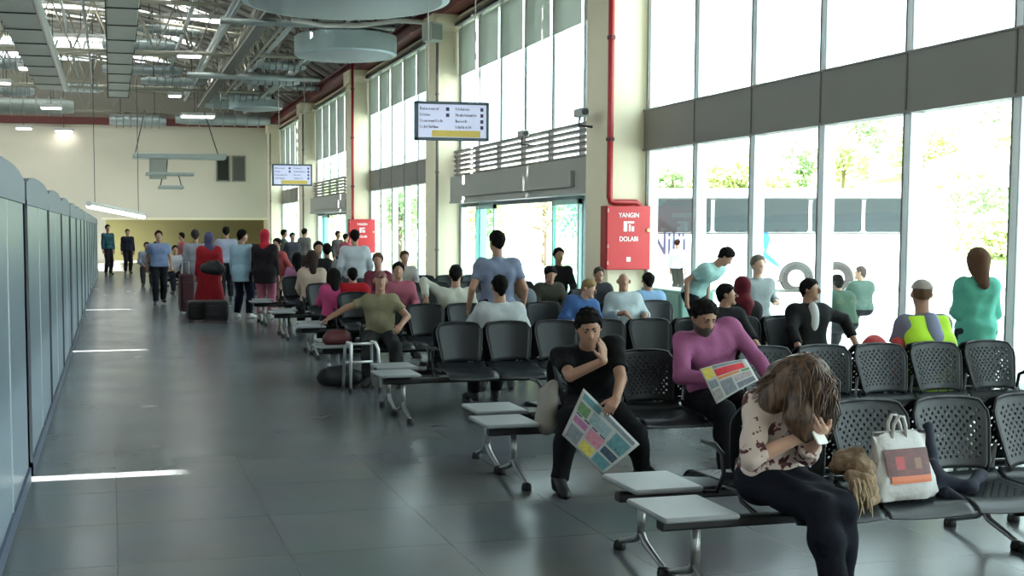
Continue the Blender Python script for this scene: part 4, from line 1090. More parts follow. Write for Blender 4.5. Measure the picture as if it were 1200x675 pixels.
# phone in her hands
ph = empty('mobile_phone', (0, 0, 0)); p_ = atY(957, 505, 4.735)
ph.location = p_; ph.rotation_euler = (math.radians(-35), 0, math.radians(20)); tag(ph, 'white mobile phone held by the young woman in the floral blouse', 'phone')
MB().rbox((0, 0, 0), (.07, .009, .135), .01, axis=1).build('phone_body', M('phone_white', (.7, .68, .64), .3), ph)
MB().rbox((0, .005, 0), (.062, .002, .115), .004, axis=1).build('phone_screen', M('phone_screen', (.02, .02, .025), .1), ph)

# ---- generic helpers
def on_row(px, row, side, dx=0):
    """x where a picture column meets a seat row; side 0 faces the camera, 1 faces away"""
    Y = rows[row] + (-.26 if side == 0 else .26); return atY(px, 340, Y).x+dx, Y
def sitter(px, row, side, look, label, pose=None, h=.016, rz=0, top_px=None):
    x, Y = on_row(px, row, side); ps = dict(lean=4)
    if pose: ps.update(pose)
    if top_px:
        hgt = atY(px, top_px, Y).z; a = math.radians(abs(ps['lean'])); pz = ps.get('pz', .545)
        look = dict(look); look['size'] = min(1.06, max(.80, (hgt-pz)/(.50*math.cos(a)+.262)))
    return person((x, Y, 0), rz+(PI if side else 0), ps, look, label, h)
def lk_(top, bottom=('dark_trousers', (.015, .015, .018)), **k):
    d = dict(top=top, bottom=bottom); d.update(k); return d
OPEN = {'shirt': 1}
# man behind the pink shirt, woman in dark red headscarf, leather jacket man
sitter(850, 2, 0, lk_(('black_pullover', (.012, .012, .014)), w=1.0), 'man in black pullover sitting behind the man in pink, face turned right', dict(yaw=60, lean=-2, poff=(0, 0, 0)), top_px=338)
sitter(872, 2, 1, lk_(('black_coat', (.014, .012, .014)), hair='scarf', scarf=('dark_red_scarf', (.13, .015, .025)), woman=True, robe=True, skin='light'), 'woman in dark red headscarf and black coat seen from behind', dict(yaw=-10), top_px=330)
JK = sitter(948, 2, 0, lk_(('black_leather_jacket', (.012, .012, .013)), w=1.08, top_name='jacket'), 'young man in open black leather jacket over white shirt, looking sideways', dict(yaw=38, lean=-2, hand={-1: (-.30, -.30, .62), 1: (.42, -.14, .66)}, elbow={-1: (-1, .1, -.3), 1: (1, .1, .1)}), top_px=332)
jk, ji = JK
sdf_obj('shirt_front', [ell(ji['N']-ji['u1']*.13+ji['f']*.088, np.array([ji['sx'], ji['f'], ji['u1']]), (.064, .062, .16), .01)], .012, M('white_shirt', (.42, .42, .41), .8), jk)
# child and low heads at the window
sitter(1010, 4, 1, lk_(('grey_green_top', (.10, .16, .13)), size=.85, hair='short', hairc=(.08, .06, .05), skin='light'), 'child-sized person with short hair just visible beyond the jacket man', dict(yaw=50, pz=.50), top_px=352)
sitter(990, 3, 1, lk_(('dark_green_top', (.05, .09, .06)), hair='short', skin='dark', size=.9), 'person in dark green bending low behind the empty right-hand seats', dict(lean=26, pz=.52), top_px=366)
# hi-vis vest worker and standing woman in green
hv, hi_ = sitter(1090, 1, 1, lk_(('grey_worker_shirt', (.22, .23, .30)), sleeve='short', hair='cap', cap=('pale_grey_cap', (.50, .45, .40)), hairc=(.12, .07, .04), w=1.05), 'worker in lime yellow vest and pale grey cap seen from behind', dict(lean=12, yaw=-25, hand={-1: (-.12, -.3, .62), 1: (.12, -.3, .62)}), top_px=336)
N_, P_, u_, f_, s_x = hi_['N'], hi_['P'], hi_['u1'], hi_['f'], hi_['sx']
hvm = M('lime_vest', (.42, .72, .02), .7)
sdf_obj('vest', [cone(N_-u_*.08-s_x*.11, N_-u_*.08+s_x*.11, .118, .118, .06), cone(N_-u_*.25-s_x*.085, N_-u_*.25+s_x*.085, .172, .172, .06), cone(P_-s_x*.07, P_+s_x*.07, .185, .185, .06)], .015, hvm, hv, clips=((N_-u_*.01, u_), (N_+s_x*.22, s_x), (N_-s_x*.22, -s_x)))
sdf_obj('vest_panel', [cone(N_-u_*.05-f_*.09, N_-u_*.19-f_*.125, .066, .07, .02)], .015, M('vest_grey_panel', (.20, .22, .32), .7), hv)
p_ = G(1146, 470, 0); X_, Y_ = 7.05, 8.95
STAND = dict(pz=.92, stand=True, lean=0, hand={-1: (-.24, -.06, .82), 1: (.24, -.06, .82)}, elbow={-1: (-.4, 1, 0), 1: (.4, 1, 0)}, hnorm={-1: (1, 0, 0), 1: (-1, 0, 0)}, foot={-1: (-.10, 0, .085), 1: (.10, .02, .085)}, knee={-1: (0, -1, 0), 1: (0, -1, 0)})
def stander(px, feet_y, look, label, pose=None, rz=0, h=.02, at=None):
    if at: x, Y = at
    else: p = G(px, feet_y, 0); x, Y = p.x, p.y
    ps = dict(STAND)
    if pose: ps.update(pose)
    look = dict(look); S_ = look.get('size', 1.0); ps['pz'] = .92*S_ if 'pz' not in (pose or {}) else pose['pz']
    return person((x, Y, 0), rz, ps, look, label, h)
stander(0, 0, lk_(('mint_green_blouse', (.16, .62, .50)), ('dark_skirt', (.03, .03, .04)), woman=True, hair='long', hairc=(.10, .055, .035), hem=.16, size=.91, sleeve='elbow', skin='light', w=1.0), 'woman in mint green blouse standing with her back to the seats by the window', dict(hand={-1: (-.10, -.22, 1.0), 1: (.12, -.22, .98)}, elbow={-1: (-.3, .4, -1), 1: (.3, .4, -1)}), rz=PI-.2, h=.015, at=(7.64, 9.3))
# window side: bending man in mint shirt, man in pale blue, old man, blue shirt
stander(0, 0, lk_(('pale_mint_shirt', (.38, .62, .58)), sleeve='short'), 'man in pale mint shirt bending forward beside the window', dict(lean=52, pitch=45, yaw=30, pz=.90), rz=.5, h=.018, at=(7.55, 14.6))
sitter(760, 3, 1, lk_(('sky_blue_shirt', (.30, .48, .72)), w=1.05), 'dark-haired man in light blue shirt seen from behind by the column', dict(lean=0), top_px=326)
sitter(732, 3, 0, lk_(('pale_striped_shirt', (.48, .56, .58)), hair='bald', hairc=(.3, .27, .24), belly=.07, w=1.1), 'bald old man in pale shirt facing the camera, below the red fire cabinet', dict(lean=-6, yaw=-15, hand={-1: (-.16, -.22, .74), 1: (.18, -.2, .72)}), top_px=324)
sitter(672, 3, 0, lk_(('royal_blue_shirt', (.06, .14, .34)), hair='short', hairc=(.22, .15, .07), skin='light'), 'person with fair hair in blue top leaning sideways behind the black T-shirt man', dict(lean=28, side=12, yaw=40, pitch=20), top_px=330)
sitter(640, 4, 0, lk_(('dark_olive_top', (.05, .05, .035)), hair='short'), 'man in dark olive top, left of the pair sitting before the sliding doors', dict(lean=22, yaw=-10, pitch=20), top_px=315)
sitter(654, 5, 0, lk_(('black_shirt', (.02, .02, .022)), hair='short', size=1.05), 'man in black sitting before the sliding doors beside the cream column', dict(lean=0, pz=.58))
sitter(617, 3, 1, lk_(('grey_dress', (.17, .19, .21)), woman=True, hair='long', hairc=(.12, .07, .045), sleeve='short', skin='light'), 'woman in sleeveless grey dress leaning, right of the large standing man', dict(lean=14, side=14, yaw=20), top_px=322)
sitter(700, 4, 0, lk_(('dark_jacket', (.03, .03, .035)), hair='short', hairc=(.05, .04, .03)), 'person in dark jacket between the blue top and the bald old man', dict(lean=5), top_px=340)
# middle: men from behind
sitter(585, 2, 1, lk_(('white_grey_shirt', (.56, .60, .60)), w=1.25, sleeve='long'), 'broad man in white shirt seen from behind with arms spread over the seats', dict(lean=-4, hand={-1: (-.28, -.3, .66), 1: (.28, -.3, .66)}, elbow={-1: (-1, .2, -.8), 1: (1, .2, -.8)}), h=.013, top_px=328)
sitter(534, 3, 1, lk_(('cream_shirt', (.62, .62, .52)), w=1.1, hair='short'), 'man in cream shirt from behind resting his arm along the next seat', dict(lean=0, yaw=-20, hand={1: (.40, .10, .93), -1: (-.15, -.3, .7)}, elbow={1: (1, .1, .3), -1: (-1, 0, -1)}), h=.015, top_px=315)
stander(0, 0, lk_(('steel_blue_shirt', (.24, .28, .40)), ('dark_brown_trousers', (.035, .025, .022)), w=1.10, sleeve='short', hem=.02), 'heavy man in steel blue shirt standing with his back to the camera before the doors', dict(hand={-1: (-.30, -.08, .90), 1: (.30, -.08, .90)}, foot={-1: (-.16, 0, .085), 1: (.16, 0, .085)}, yaw=20), rz=PI-.12, h=.014, at=(4.02, 12.25))
# old man in khaki leaning on the seat, with the walking frame before him
R_ = (2.97, 13.35)
kh, _ = person((R_[0], R_[1], 0), -.2,
    dict(lean=6, yaw=4, pitch=4, hand={-1: (-.62, -.10, .72), 1: (.22, -.30, .66)}, elbow={-1: (-.6, .3, .6), 1: (1, .1, -.6)}, foot={-1: (-.15, -.46, .085), 1: (.2, -.5, .085)}),
    dict(skin='tan', top=('khaki_shirt', (.30, .27, .16)), sleeve='short', bottom=('dark_grey_trousers', (.03, .03, .032)), w=1.0, size=.89, hair='cap', cap=('dull_pink_cap', (.28, .12, .12)), hairc=(.2, .18, .16), belly=.05),
    'old man in khaki shirt and dull red cap leaning back with one arm stretched out', h=.011)
sitter(466, 4, 0, lk_(('red_checked_shirt', (.36, .10, .14)), w=1.1, hair='short'), 'man in red and pink checked shirt sitting behind the khaki man', dict(lean=6, yaw=-12), h=.016, top_px=311)
sitter(443, 5, 0, lk_(('maroon_top', (.17, .03, .05)), hair='short', hairc=(.08, .04, .03), woman=True), 'woman in maroon top sitting beyond the checked shirt man', dict(lean=0, yaw=-20), h=.02, top_px=300)
sitter(474, 6, 0, lk_(('pale_shirt', (.45, .40, .38)), hair='short', hairc=(.05, .03, .02)), 'person in pale top far behind the checked shirt man', dict(lean=0), h=.022, top_px=297)
stander(418, 345, lk_(('white_shirt2', (.60, .64, .68)), ('grey_trousers', (.1, .1, .11)), w=1.2), 'man in white shirt standing from behind before the far red cabinet', dict(hand={-1: (-.26, -.1, .9), 1: (.26, -.1, .9)}), rz=PI, h=.02, at=(4.15, 20.7))
sitter(414, 4, 1, lk_(('bright_red_jacket', (.45, .012, .02)), hair='short', w=1.2), 'person in bright red jacket from behind below the standing white shirt', dict(lean=6), h=.018, top_px=318)
sitter(392, 4, 1, lk_(('hot_pink_top', (.60, .08, .22)), hair='long', woman=True, size=.92), 'girl in hot pink top beside the bright red jacket', dict(lean=10), h=.018, top_px=322)
# cluster at the aisle end of the far rows
sitter(366, 5, 1, lk_(('cream_pink_top', (.62, .48, .38)), hair='long', hairc=(.03, .018, .015), woman=True, w=1.1), 'woman with long dark hair in cream top seen from behind at the aisle', dict(lean=2, pz=.58), h=.018)
sitter(384, 6, 1, lk_(('grey_shirt', (.20, .20, .19)), hair='short', size=1.05), 'man in grey shirt beyond the long-haired woman in cream', dict(pz=.62), h=.02)
sitter(349, 6, 1, lk_(('pink_lilac_top', (.50, .22, .36)), hair='long', woman=True), 'dark-haired woman in lilac pink top at the aisle, left of the cream top', dict(lean=6), h=.02, top_px=299)
sitter(373, 6, 0, lk_(('black_top', (.02, .02, .02)), hair='short', size=1.06), 'tall dark-haired person above the woman in cream', dict(pz=.66), h=.022)
# standing and walking people down the hall
stander(187, 357, lk_(('blue_grey_shirt', (.24, .31, .50)), ('black_trousers3', (.012, .012, .016)), w=1.1, sleeve='short', hem=.02, size=1.0), 'man in blue shirt and black trousers walking towards the camera along the corridor',
    dict(foot={-1: (-.10, -.26, .085), 1: (.10, .20, .12)}, hand={-1: (-.26, .12, .86), 1: (.26, -.2, .88)}, pz=.895), rz=.05, h=.016)
stander(284, 373, lk_(('pale_blue_long_shirt', (.38, .56, .66)), ('navy_trousers', (.015, .02, .045)), hem=.2, shoe='white', w=1.1), 'man in long pale blue shirt, dark trousers and white shoes standing in the group', dict(yaw=-40, foot={-1: (-.15, 0, .085), 1: (.15, -.05, .085)}), rz=PI*.8, h=.016)
stander(311, 374, lk_(('black_vest_top', (.02, .015, .018)), ('pink_trousers', (.62, .20, .28)), hair='scarf', scarf=('bright_red_scarf', (.55, .03, .05)), woman=True, shoe='white', w=1.3, hem=.22, size=1.0), 'woman in bright red headscarf, black jacket and pink trousers', dict(yaw=30), rz=PI-.4, h=.016)
stander(326, 371, lk_(('coral_red_top', (.50, .10, .10)), ('beige_trousers', (.40, .28, .22)), woman=True, hair='short', size=.9, w=.9), 'slim person in coral top and beige trousers right of the red headscarf', None, rz=-.8, h=.018)
stander(246, 372, lk_(('red_robe', (.42, .02, .03)), hair='scarf', scarf=('violet_grey_scarf', (.10, .10, .20)), woman=True, robe=True, robe_z=.14, w=1.3, size=.97), 'woman in long red dress and dark scarf standing with her back to the camera', None, rz=PI+.2, h=.016)
stander(230, 366, lk_(('silver_grey_coat', (.36, .38, .42)), hair='short', hairc=(.04, .03, .03), robe=True, robe_z=.45, w=1.0), 'person in long silver grey coat left of the red dress', None, rz=PI, h=.018)
stander(266, 352, lk_(('lilac_shirt', (.42, .45, .58)), hair='short', w=1.1, size=1.04), 'man in pale lilac shirt standing just behind the red dress', None, rz=PI, h=.02)
stander(150, 320, lk_(('dark_navy_coat', (.02, .022, .035)), hair='short', w=1.1, robe=False), 'person in dark navy clothes standing far down by the partition end', None, rz=.2, h=.022)
stander(127, 322, lk_(('teal_black_top', (.03, .10, .12)), hair='short', size=1.1, sleeve='long'), 'person in dark teal at the far end of the partition', None, rz=.5, h=.022)
# far seated and standing crowd across the hall end
rnd = random.Random(21)
far = [(205, 330, (.55, .55, .58), 'white top', 'right behind the walking man'), (172, 326, (.30, .34, .42), 'blue-grey top', 'just left of the walking man'), (214, 334, (.5, .16, .18), 'dull red top', 'between the walking man and the group'),
       (224, 333, (.06, .06, .07), 'black top', 'left of the silver grey coat'), (258, 334, (.50, .52, .62), 'pale lilac top', 'above the red dress'), (272, 333, (.25, .08, .12), 'wine top', 'left of the long pale blue shirt'),
       (297, 333, (.07, .07, .08), 'black top', 'between the long pale blue shirt and red headscarf'), (333, 336, (.10, .12, .10), 'dark green top', 'right of the coral top'), (343, 338, (.05, .05, .06), 'black top', 'at the aisle beyond the lilac pink top'),
       (238, 330, (.55, .5, .42), 'beige top', 'behind the silver grey coat'), (183, 322, (.12, .1, .1), 'dark top', 'farthest down, behind the walking man'), (405, 335, (.45, .1, .12), 'red top', 'beyond the man in the white shirt'),
       (396, 332, (.08, .07, .07), 'dark top', 'left of the standing white shirt'), (357, 332, (.2, .18, .17), 'brown top', 'beyond the far bench rows')]
for k, (px, fy, c, nm, wh) in enumerate(far):
    lo = lk_(('far_top_%d' % k, c), ('far_trousers_%d' % (k % 3), [(.02, .02, .03), (.06, .05, .05), (.03, .04, .07)][k % 3]), hair='short', size=.92+.1*rnd.random(), w=1.1)
    if px < 300 and k != 2:
        Yb = (33.0, 37.5, 42.0)[k % 3]-.2; x = atY(px, 300, Yb).x
        person((x, Yb, 0), rnd.uniform(-.3, .3), dict(lean=4), lo, 'distant seated person in %s, %s' % (nm, wh), .024)
    else:
        stander(px, fy, lo, 'distant person in %s, %s' % (nm, wh), None, rz=rnd.uniform(0, 6), h=.024, at=None)
stander(0, 0, lk_(('white_top_out', (.6, .6, .6)), ('black_skirt', (.02, .02, .02)), hair='bun', woman=True), 'person in white top and black trousers standing outside before the coach front', None, rz=2.2, h=.02, at=tuple((FLAT*34.5+RIGHT*((793-CX)/F_PX*34.5))[:2]))
bpy.data.objects[[o.name for o in bpy.data.objects if o.get('label', '').startswith('person in white top and black trousers standing outside')][0]].location.z = -.28
stander(893, 0, lk_(('grey_child_top', (.30, .34, .34)), ('grey_child_trousers', (.2, .22, .22)), hair='short', hairc=(.12, .1, .08), skin='light'), 'small child in grey standing against the window beyond the red headscarf', dict(pz=.60), h=.016, at=(8.0, 13.75))
# ================================================================== SIGNS, CABINETS, BAGS, PAPERS
ink = M('sign_ink', (.05, .055, .12), .6)
def hanging_sign(px0, px1, py0, py1, Y, lab):
    a = atY(px0, py0, Y); c = atY(px1, py1, Y); W_, H_ = (c.x-a.x), (a.z-c.z); cx, cz = (a.x+c.x)/2, (a.z+c.z)/2
    t = empty('hanging_sign', (cx, Y, cz)); tag(t, lab, 'sign')
    fr = MB()
    fr.rbox((0, .06, H_/2-.025), (W_, .14, .05), .01, axis=1).rbox((0, .06, -H_/2+.025), (W_, .14, .05), .01, axis=1)
    fr.rbox((-W_/2+.025, .06, 0), (.05, .14, H_), .01, axis=1).rbox((W_/2-.025, .06, 0), (.05, .14, H_), .01, axis=1)
    fr.build('sign_frame', M('sign_frame_slate', (.05, .075, .10), .45), t)
    MB().bb(-W_/2+.03, W_/2-.03, .0, .12, -H_/2+.03, H_/2-.03).build('sign_face', M('sign_face_lavender', (.58, .60, .78), .5, emit=(.6, .62, .8), es=.15), t)
    MB().bb(-W_/2+.22*W_, W_/2-.12*W_, -.004, .0, -H_/2+.06, -H_/2+.06+.17*H_).build('yellow_strip', M('sign_yellow', (.75, .55, .12), .6), t)
    rows_ = [(-.44, -.20), (-.44, -.30), (-.44, -.13), (-.44, -.19)]; rows2 = [(.04, .23), (.04, .33), (.04, .20), (.04, .25)]
    tx = MB()
    for k in range(4):
        z = H_*(.30-.155*k)
        for (u0, u1) in (rows_[k], rows2[k]):
            x = u0*W_; j = 0; r_ = random.Random(k*7+int(u1*100))
            while x < u1*W_:
                cw = W_*.016; hh = H_*(.085 if j == 0 else r_.choice((.05, .05, .075)))
                kind = r_.randint(0, 2); b0 = z-H_*.025
                tx.bb(x, x+cw*.3, -.004, 0, b0, b0+hh)
                if kind: tx.bb(x, x+cw*.8, -.004, 0, b0+hh*.42, b0+hh*.42+H_*.014)
                if kind == 2: tx.bb(x+cw*.55, x+cw*.8, -.004, 0, b0, b0+hh*.9)
                x += cw*1.15; j += 1
    tx.build('sign_text_rows', ink, t)
    ic = MB()
    for k in range(4): ic.bb(W_*.38, W_*.42, -.004, 0, H_*(.30-.155*k)-H_*.04, H_*(.30-.155*k)+H_*.05)
    for k in range(2): ic.bb(-W_*.09, -W_*.045, -.004, 0, H_*(.30-.155*k)-H_*.04, H_*(.30-.155*k)+H_*.05)
    ic.build('sign_symbols', M('sign_symbol_dark', (.04, .03, .10), .6), t)
    hg = MB()
    for s in (-1, 1): MB().tube([(s*W_*.32, .06, H_/2-.01), (s*W_*.32, .06, roof_z(cx)-cz)], .010, 6).build('hanger_rod', M('rod_grey', (.4, .4, .38), .5), t)
hanging_sign(487, 573, 118, 165.5, 20.2, 'larger slate-framed information sign hanging from the roof, with a yellow strip')
hanging_sign(319, 366, 192, 218, 40.0, 'smaller far slate-framed information sign hanging above the crowd')

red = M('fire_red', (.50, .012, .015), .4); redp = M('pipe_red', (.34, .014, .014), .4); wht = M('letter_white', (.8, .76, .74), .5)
def fire_cabinet(px0, px1, py0, py1, Y, lab, text=True, dep=.26):
    a = atY(px0, py0, Y-dep); c = atY(px1, py1, Y-dep); W_, H_ = c.x-a.x, a.z-c.z; cx, cz = (a.x+c.x)/2, (a.z+c.z)/2
    t = empty('fire_hose_cabinet', (cx, Y-.001, cz-H_/2)); tag(t, lab, 'fire cabinet')
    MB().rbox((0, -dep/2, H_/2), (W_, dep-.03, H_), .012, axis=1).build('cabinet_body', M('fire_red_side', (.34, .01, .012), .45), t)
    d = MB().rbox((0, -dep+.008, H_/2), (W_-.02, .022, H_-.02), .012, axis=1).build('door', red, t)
    MB().lathe([(.03, -.03), (.035, 0), (.035, .02)], (W_*.43, -dep-.005, H_*.62), 14, 'y').build('latch', M('latch_yellow', (.7, .42, .2), .4), d)
    hg = MB()
    for z in (.08, .34, .9): hg.tube([(-W_*.47, -dep-.005, H_*z), (-W_*.47, -dep-.005, H_*z+.06)], .012, 6)
    hg.build('hinge', M('hinge_pink', (.6, .35, .33), .4), d)
    if text:
        for (tx_, z, sz) in (('YANGIN', .85, .092), ('DOLABI', .48, .092)):
            o = text_mesh(tx_, sz, wht, 'lettering', d, .002); o.rotation_euler = (PI/2, 0, 0); o.location = (0, -dep-.006, H_*z); o.scale = (1.0, 1.15, 1)
        ic = MB(); z0 = H_*.62
        ic.bb(-.09, -.03, -dep-.007, -dep-.003, z0-.02, z0+.14).bb(-.02, .09, -dep-.007, -dep-.003, z0+.11, z0+.14).bb(.0, .03, -dep-.007, -dep-.003, z0-.02, z0+.09).bb(.05, .09, -dep-.007, -dep-.003, z0-.02, z0+.06)
        ic.build('hose_symbol', wht, d)
        MB().bb(-.035, .035, -dep-.007, -dep-.003, H_*.13, H_*.20).build('small_mark', wht, d)
    return t, a, c
fire_cabinet(711, 762, 241, 316, COLY[2], 'red fire hose cabinet with white lettering on the nearest cream column')
fire_cabinet(409, 440, 257, 296, COLY[4], 'far red fire hose cabinet on the cream column behind the man in white', text=True)
def red_pipe(px, ytop, yb, Y, lab, px2=None, r=.05):
    a = atY(px, ytop, Y); c = atY(px, yb, Y); pts = [(a.x, Y, 7.2), (a.x, Y, c.z+.08)]
    if px2: e = atY(px2, yb, Y); pts += [(a.x+.02, Y, c.z+.02), (a.x+.08, Y, c.z), (e.x-.06, Y, c.z), (e.x, Y, c.z-.04), (e.x, Y, c.z-.15)]
    else: pts += [(a.x, Y, c.z-.12)]
    t = empty('red_pipe', (a.x, Y, c.z)); tag(t, lab, 'pipe'); pts = [Vector(p)-t.location for p in pts]
    MB().tube(pts, r, 10).build('pipe_run', redp, t, smooth=True)
    for z in (1.0, 2.6, 4.2): MB().lathe([(r+.015, -.03), (r+.02, 0), (r+.015, .03)], (0, 0, z), 10).build('pipe_clip', M('clip_dark', (.12, .02, .02), .5), t)
red_pipe(717, 0, 237, COLY[2]-.11, 'red fire pipe running down the nearest cream column to the cabinet', 749)
red_pipe(413, 110, 254, COLY[4]-.11, 'red fire pipe on the far column above the far red cabinet', None, .045)
# floodlight on the second column, cameras
c = atY(507, 38, COLY[3]-.2); t = empty('wall_speaker', c, .5); tag(t, 'pale square loudspeaker at the top of the second cream column', 'loudspeaker')
MB().rbox((0, 0, 0), (.42, .3, .46), .04, axis=1).build('speaker_body', M('speaker_pale', (.45, .48, .42), .5), t); MB().bb(-.16, .16, -.165, -.15, -.18, .18).build('speaker_grille', galv_dk, t)
MB().tube([(0, .1, 0), (0, .3, .05)], .03, 6).build('speaker_bracket', dark_m, t)
for (px, py, X, lab) in ((681, 132, WX-.98, 'small camera on the side of the nearest column'), (613, 157, WX-.36, 'small camera above the louvres left of the nearest column')):
    c = atX(px, py, X); t = empty('security_camera', c); tag(t, lab, 'camera')
    MB().rbox((0, 0, 0), (.14, .34, .14), .03, axis=1).build('camera_body', M('cam_grey', (.4, .4, .38), .4), t); MB().lathe([(.05, -.2), (.055, -.16)], n=12, axis='y').build('camera_lens', blk, t); MB().tube([(0, .05, -.06), (0, .1, -.2), (.24, .1, -.22)], .02, 6).build('camera_bracket', dark_m, t)

# newspapers -------------------------------------------------------
def paper(C4, blocks, lab, bend=.03, base='newsprint', fold=.5):
    """C4 world corners: top-left, top-right, bottom-right, bottom-left"""
    P4 = [Vector(c) for c in C4]; cen = sum(P4, Vector())/4; n = (P4[1]-P4[0]).cross(P4[3]-P4[0]).normalized()
    if n.dot(cen-CAMP) > 0: n = -n
    def f(u, v, off=0):
        a = P4[0].lerp(P4[1], u); b = P4[3].lerp(P4[2], u); p = a.lerp(b, v)
        return p-cen+n*(off+bend*(math.sin(u*PI)*.7-.25*abs(u-fold)*2+.15*math.sin(v*5)))
    t = empty('newspaper', cen); tag(t, lab, 'newspaper')
    def patch(u0, v0, u1, v1, off, mb):
        nu = max(1, int((u1-u0)*14)); nv = max(1, int((v1-v0)*14)); b = len(mb.v)
        for j in range(nv+1):
            for i in range(nu+1): mb.v.append(tuple(f(u0+(u1-u0)*i/nu, v0+(v1-v0)*j/nv, off)))
        for j in range(nv):
            for i in range(nu): q = b+j*(nu+1)+i; mb.f.append((q, q+1, q+nu+2, q+nu+1)); mb.mi.append(0)
    mb = MB(); patch(0, 0, 1, 1, 0, mb); o = mb.build('paper_sheet', M(base, (.45, .45, .43), .8), t, smooth=True); solid(o, .002)
    by = {}
    for (u0, v0, u1, v1, c) in blocks: by.setdefault(c, MB()); patch(u0, v0, u1, v1, .0025, by[c])
    for k, (c, m_) in enumerate(by.items()): m_.build('printed_area', M('print_%d_%d_%d' % tuple(int(x*100) for x in c), c, .7, noise=(45, .5)), t)
    return t
TEAL, GRN, PNK, NVY, YEL, GRY, RED_ = (.10, .24, .26), (.12, .22, .10), (.55, .22, .28), (.05, .08, .12), (.60, .50, .10), (.20, .22, .24), (.55, .03, .04)
w_ = lambda px, py, Y: atY(px, py, Y)
rp = random.Random(8)
bl = [(.04, .05, .34, .17, TEAL), (.40, .05, .95, .13, GRY), (.04, .22, .22, .42, GRN), (.26, .20, .60, .42, (.25, .34, .36)), (.66, .18, .95, .5, TEAL), (.34, .48, .62, .72, PNK), (.05, .5, .30, .62, (.4, .15, .3)), (.66, .54, .95, .70, NVY), (.05, .68, .3, .95, GRY), (.34, .76, .6, .95, YEL), (.64, .74, .95, .95, TEAL)]
bl += [(.05+.15*k, .435, .15+.15*k, .465, NVY) for k in range(6)]
paper([w_(684, 455, 7.17), w_(750, 521, 7.14), w_(707, 556, 7.18), w_(659, 510, 7.2)], bl, 'open newspaper with teal and pink pictures hanging from the black T-shirt man\'s hand', bend=.025)
bl = [(.02, .03, .22, .34, YEL), (.24, .14, .88, .36, RED_), (.24, .03, .9, .11, GRY), (.24, .39, .72, .46, (.6, .2, .05)), (.03, .40, .2, .62, GRY), (.24, .52, .5, .95, GRY), (.54, .52, .95, .72, (.35, .3, .3)), (.54, .76, .95, .95, (.16, .17, .2)), (.03, .66, .2, .95, (.3, .28, .26)), (.76, .39, .95, .48, GRN)]
paper([w_(820, 432, 7.36), w_(874, 420, 7.34), w_(889, 445, 7.22), w_(840, 473, 7.2)], bl, 'newspaper with a red headline held by the bearded man in pink', bend=.02)

# bags ---------------------------------------------------------------
def soft(name, ps, m, lab, cat, h=.01, noise=(.004, 30)):
    t = empty(name, ps[0]['a'] if ps[0]['t'] == 0 else ps[0]['c']); tag(t, lab, cat); lo = V(*t.location)
    q = []
    for p in ps:
        p = dict(p)
        if p['t'] == 0: p['a'] = p['a']-lo; p['b'] = p['b']-lo
        else: p['c'] = p['c']-lo
        p['clips'] = tuple((np.array(c)-lo, nn) for c, nn in p['clips']); q.append(p)
    sdf_obj(name+'_body', q, h, m, t, noise=noise); return t
# white shopping bag on the front bench
bagX, bagY, bagZ = atY(1052, 560, 4.98).x, 4.98, .452
t = empty('shopping_bag', (bagX, bagY, bagZ), .10); tag(t, 'white plastic shopping bag with dark red and orange print on the front bench', 'shopping bag')
mb = MB(); rings = []
for (z, w2, d2) in ((0, .185, .075), (.03, .205, .085), (.10, .185, .08), (.19, .155, .055), (.26, .150, .030), (.30, .155, .012), (.315, .158, .004)):
    ring = []
    for k in range(40):
        a = 2*PI*k/40; cc, ss = math.cos(a), math.sin(a); e = .55
        x = w2*abs(cc)**e*(1 if cc > 0 else -1); y = d2*abs(ss)**e*(1 if ss > 0 else -1)
        ring.append(Vector((x+.006*math.sin(9*a+z*40), y+.006*math.sin(7*a+z*60+1), z+.012*math.sin(3*a)*(z > .2))))
    rings.append(ring)
autosm(mb.loft(rings).build('bag_body', M('bag_white', (.50, .49, .47), .5, bump=(14, .5, .02)), t), 60)
def bagface(x0, x1, z0, z1, name, m):
    mb = MB(); n = 10
    def pt(x, z):
        wz = [(0, .075), (.03, .085), (.10, .08), (.19, .055), (.26, .030), (.32, .004)]
        for k in range(len(wz)-1):
            if wz[k][0] <= z <= wz[k+1][0]:
                q_ = (z-wz[k][0])/(wz[k+1][0]-wz[k][0]); d2 = wz[k][1]*(1-q_)+wz[k+1][1]*q_; break
        ss = (1-min(.98, abs(x/.19))**(2/.55))**(.55/2)
        return (x, -d2*ss-.009, z)
    for j in range(n+1):
        for i in range(n+1): mb.v.append(pt(x0+(x1-x0)*i/n, z0+(z1-z0)*j/n))
    for j in range(n):
        for i in range(n): q_ = j*(n+1)+i; mb.f.append((q_, q_+1, q_+n+2, q_+n+1)); mb.mi.append(0)
    mb.build(name, m, t)
bagface(-.125, .13, .12, .245, 'dark_print', M('bag_dark_print', (.11, .02, .016), .5, noise=(30, .9)))
bagface(-.11, .13, .085, .12, 'orange_band', M('bag_orange', (.60, .14, .04), .5))
bagface(-.07, -.02, .15, .21, 'red_print', M('bag_red', (.4, .03, .03), .5)); bagface(.04, .08, .15, .20, 'brown_print', M('bag_brown', (.22, .10, .05), .5))
for s in (-1, 1):
    MB().tube([(-.055, s*.012, .29), (-.05, s*.02, .36), (-.025, s*.025, .40), (.0, s*.025, .395), (.02, s*.02, .35), (.03, s*.012, .29)], .009, 6).build('bag_handle', M('bag_white', (.6, .6, .6)), t, smooth=True)
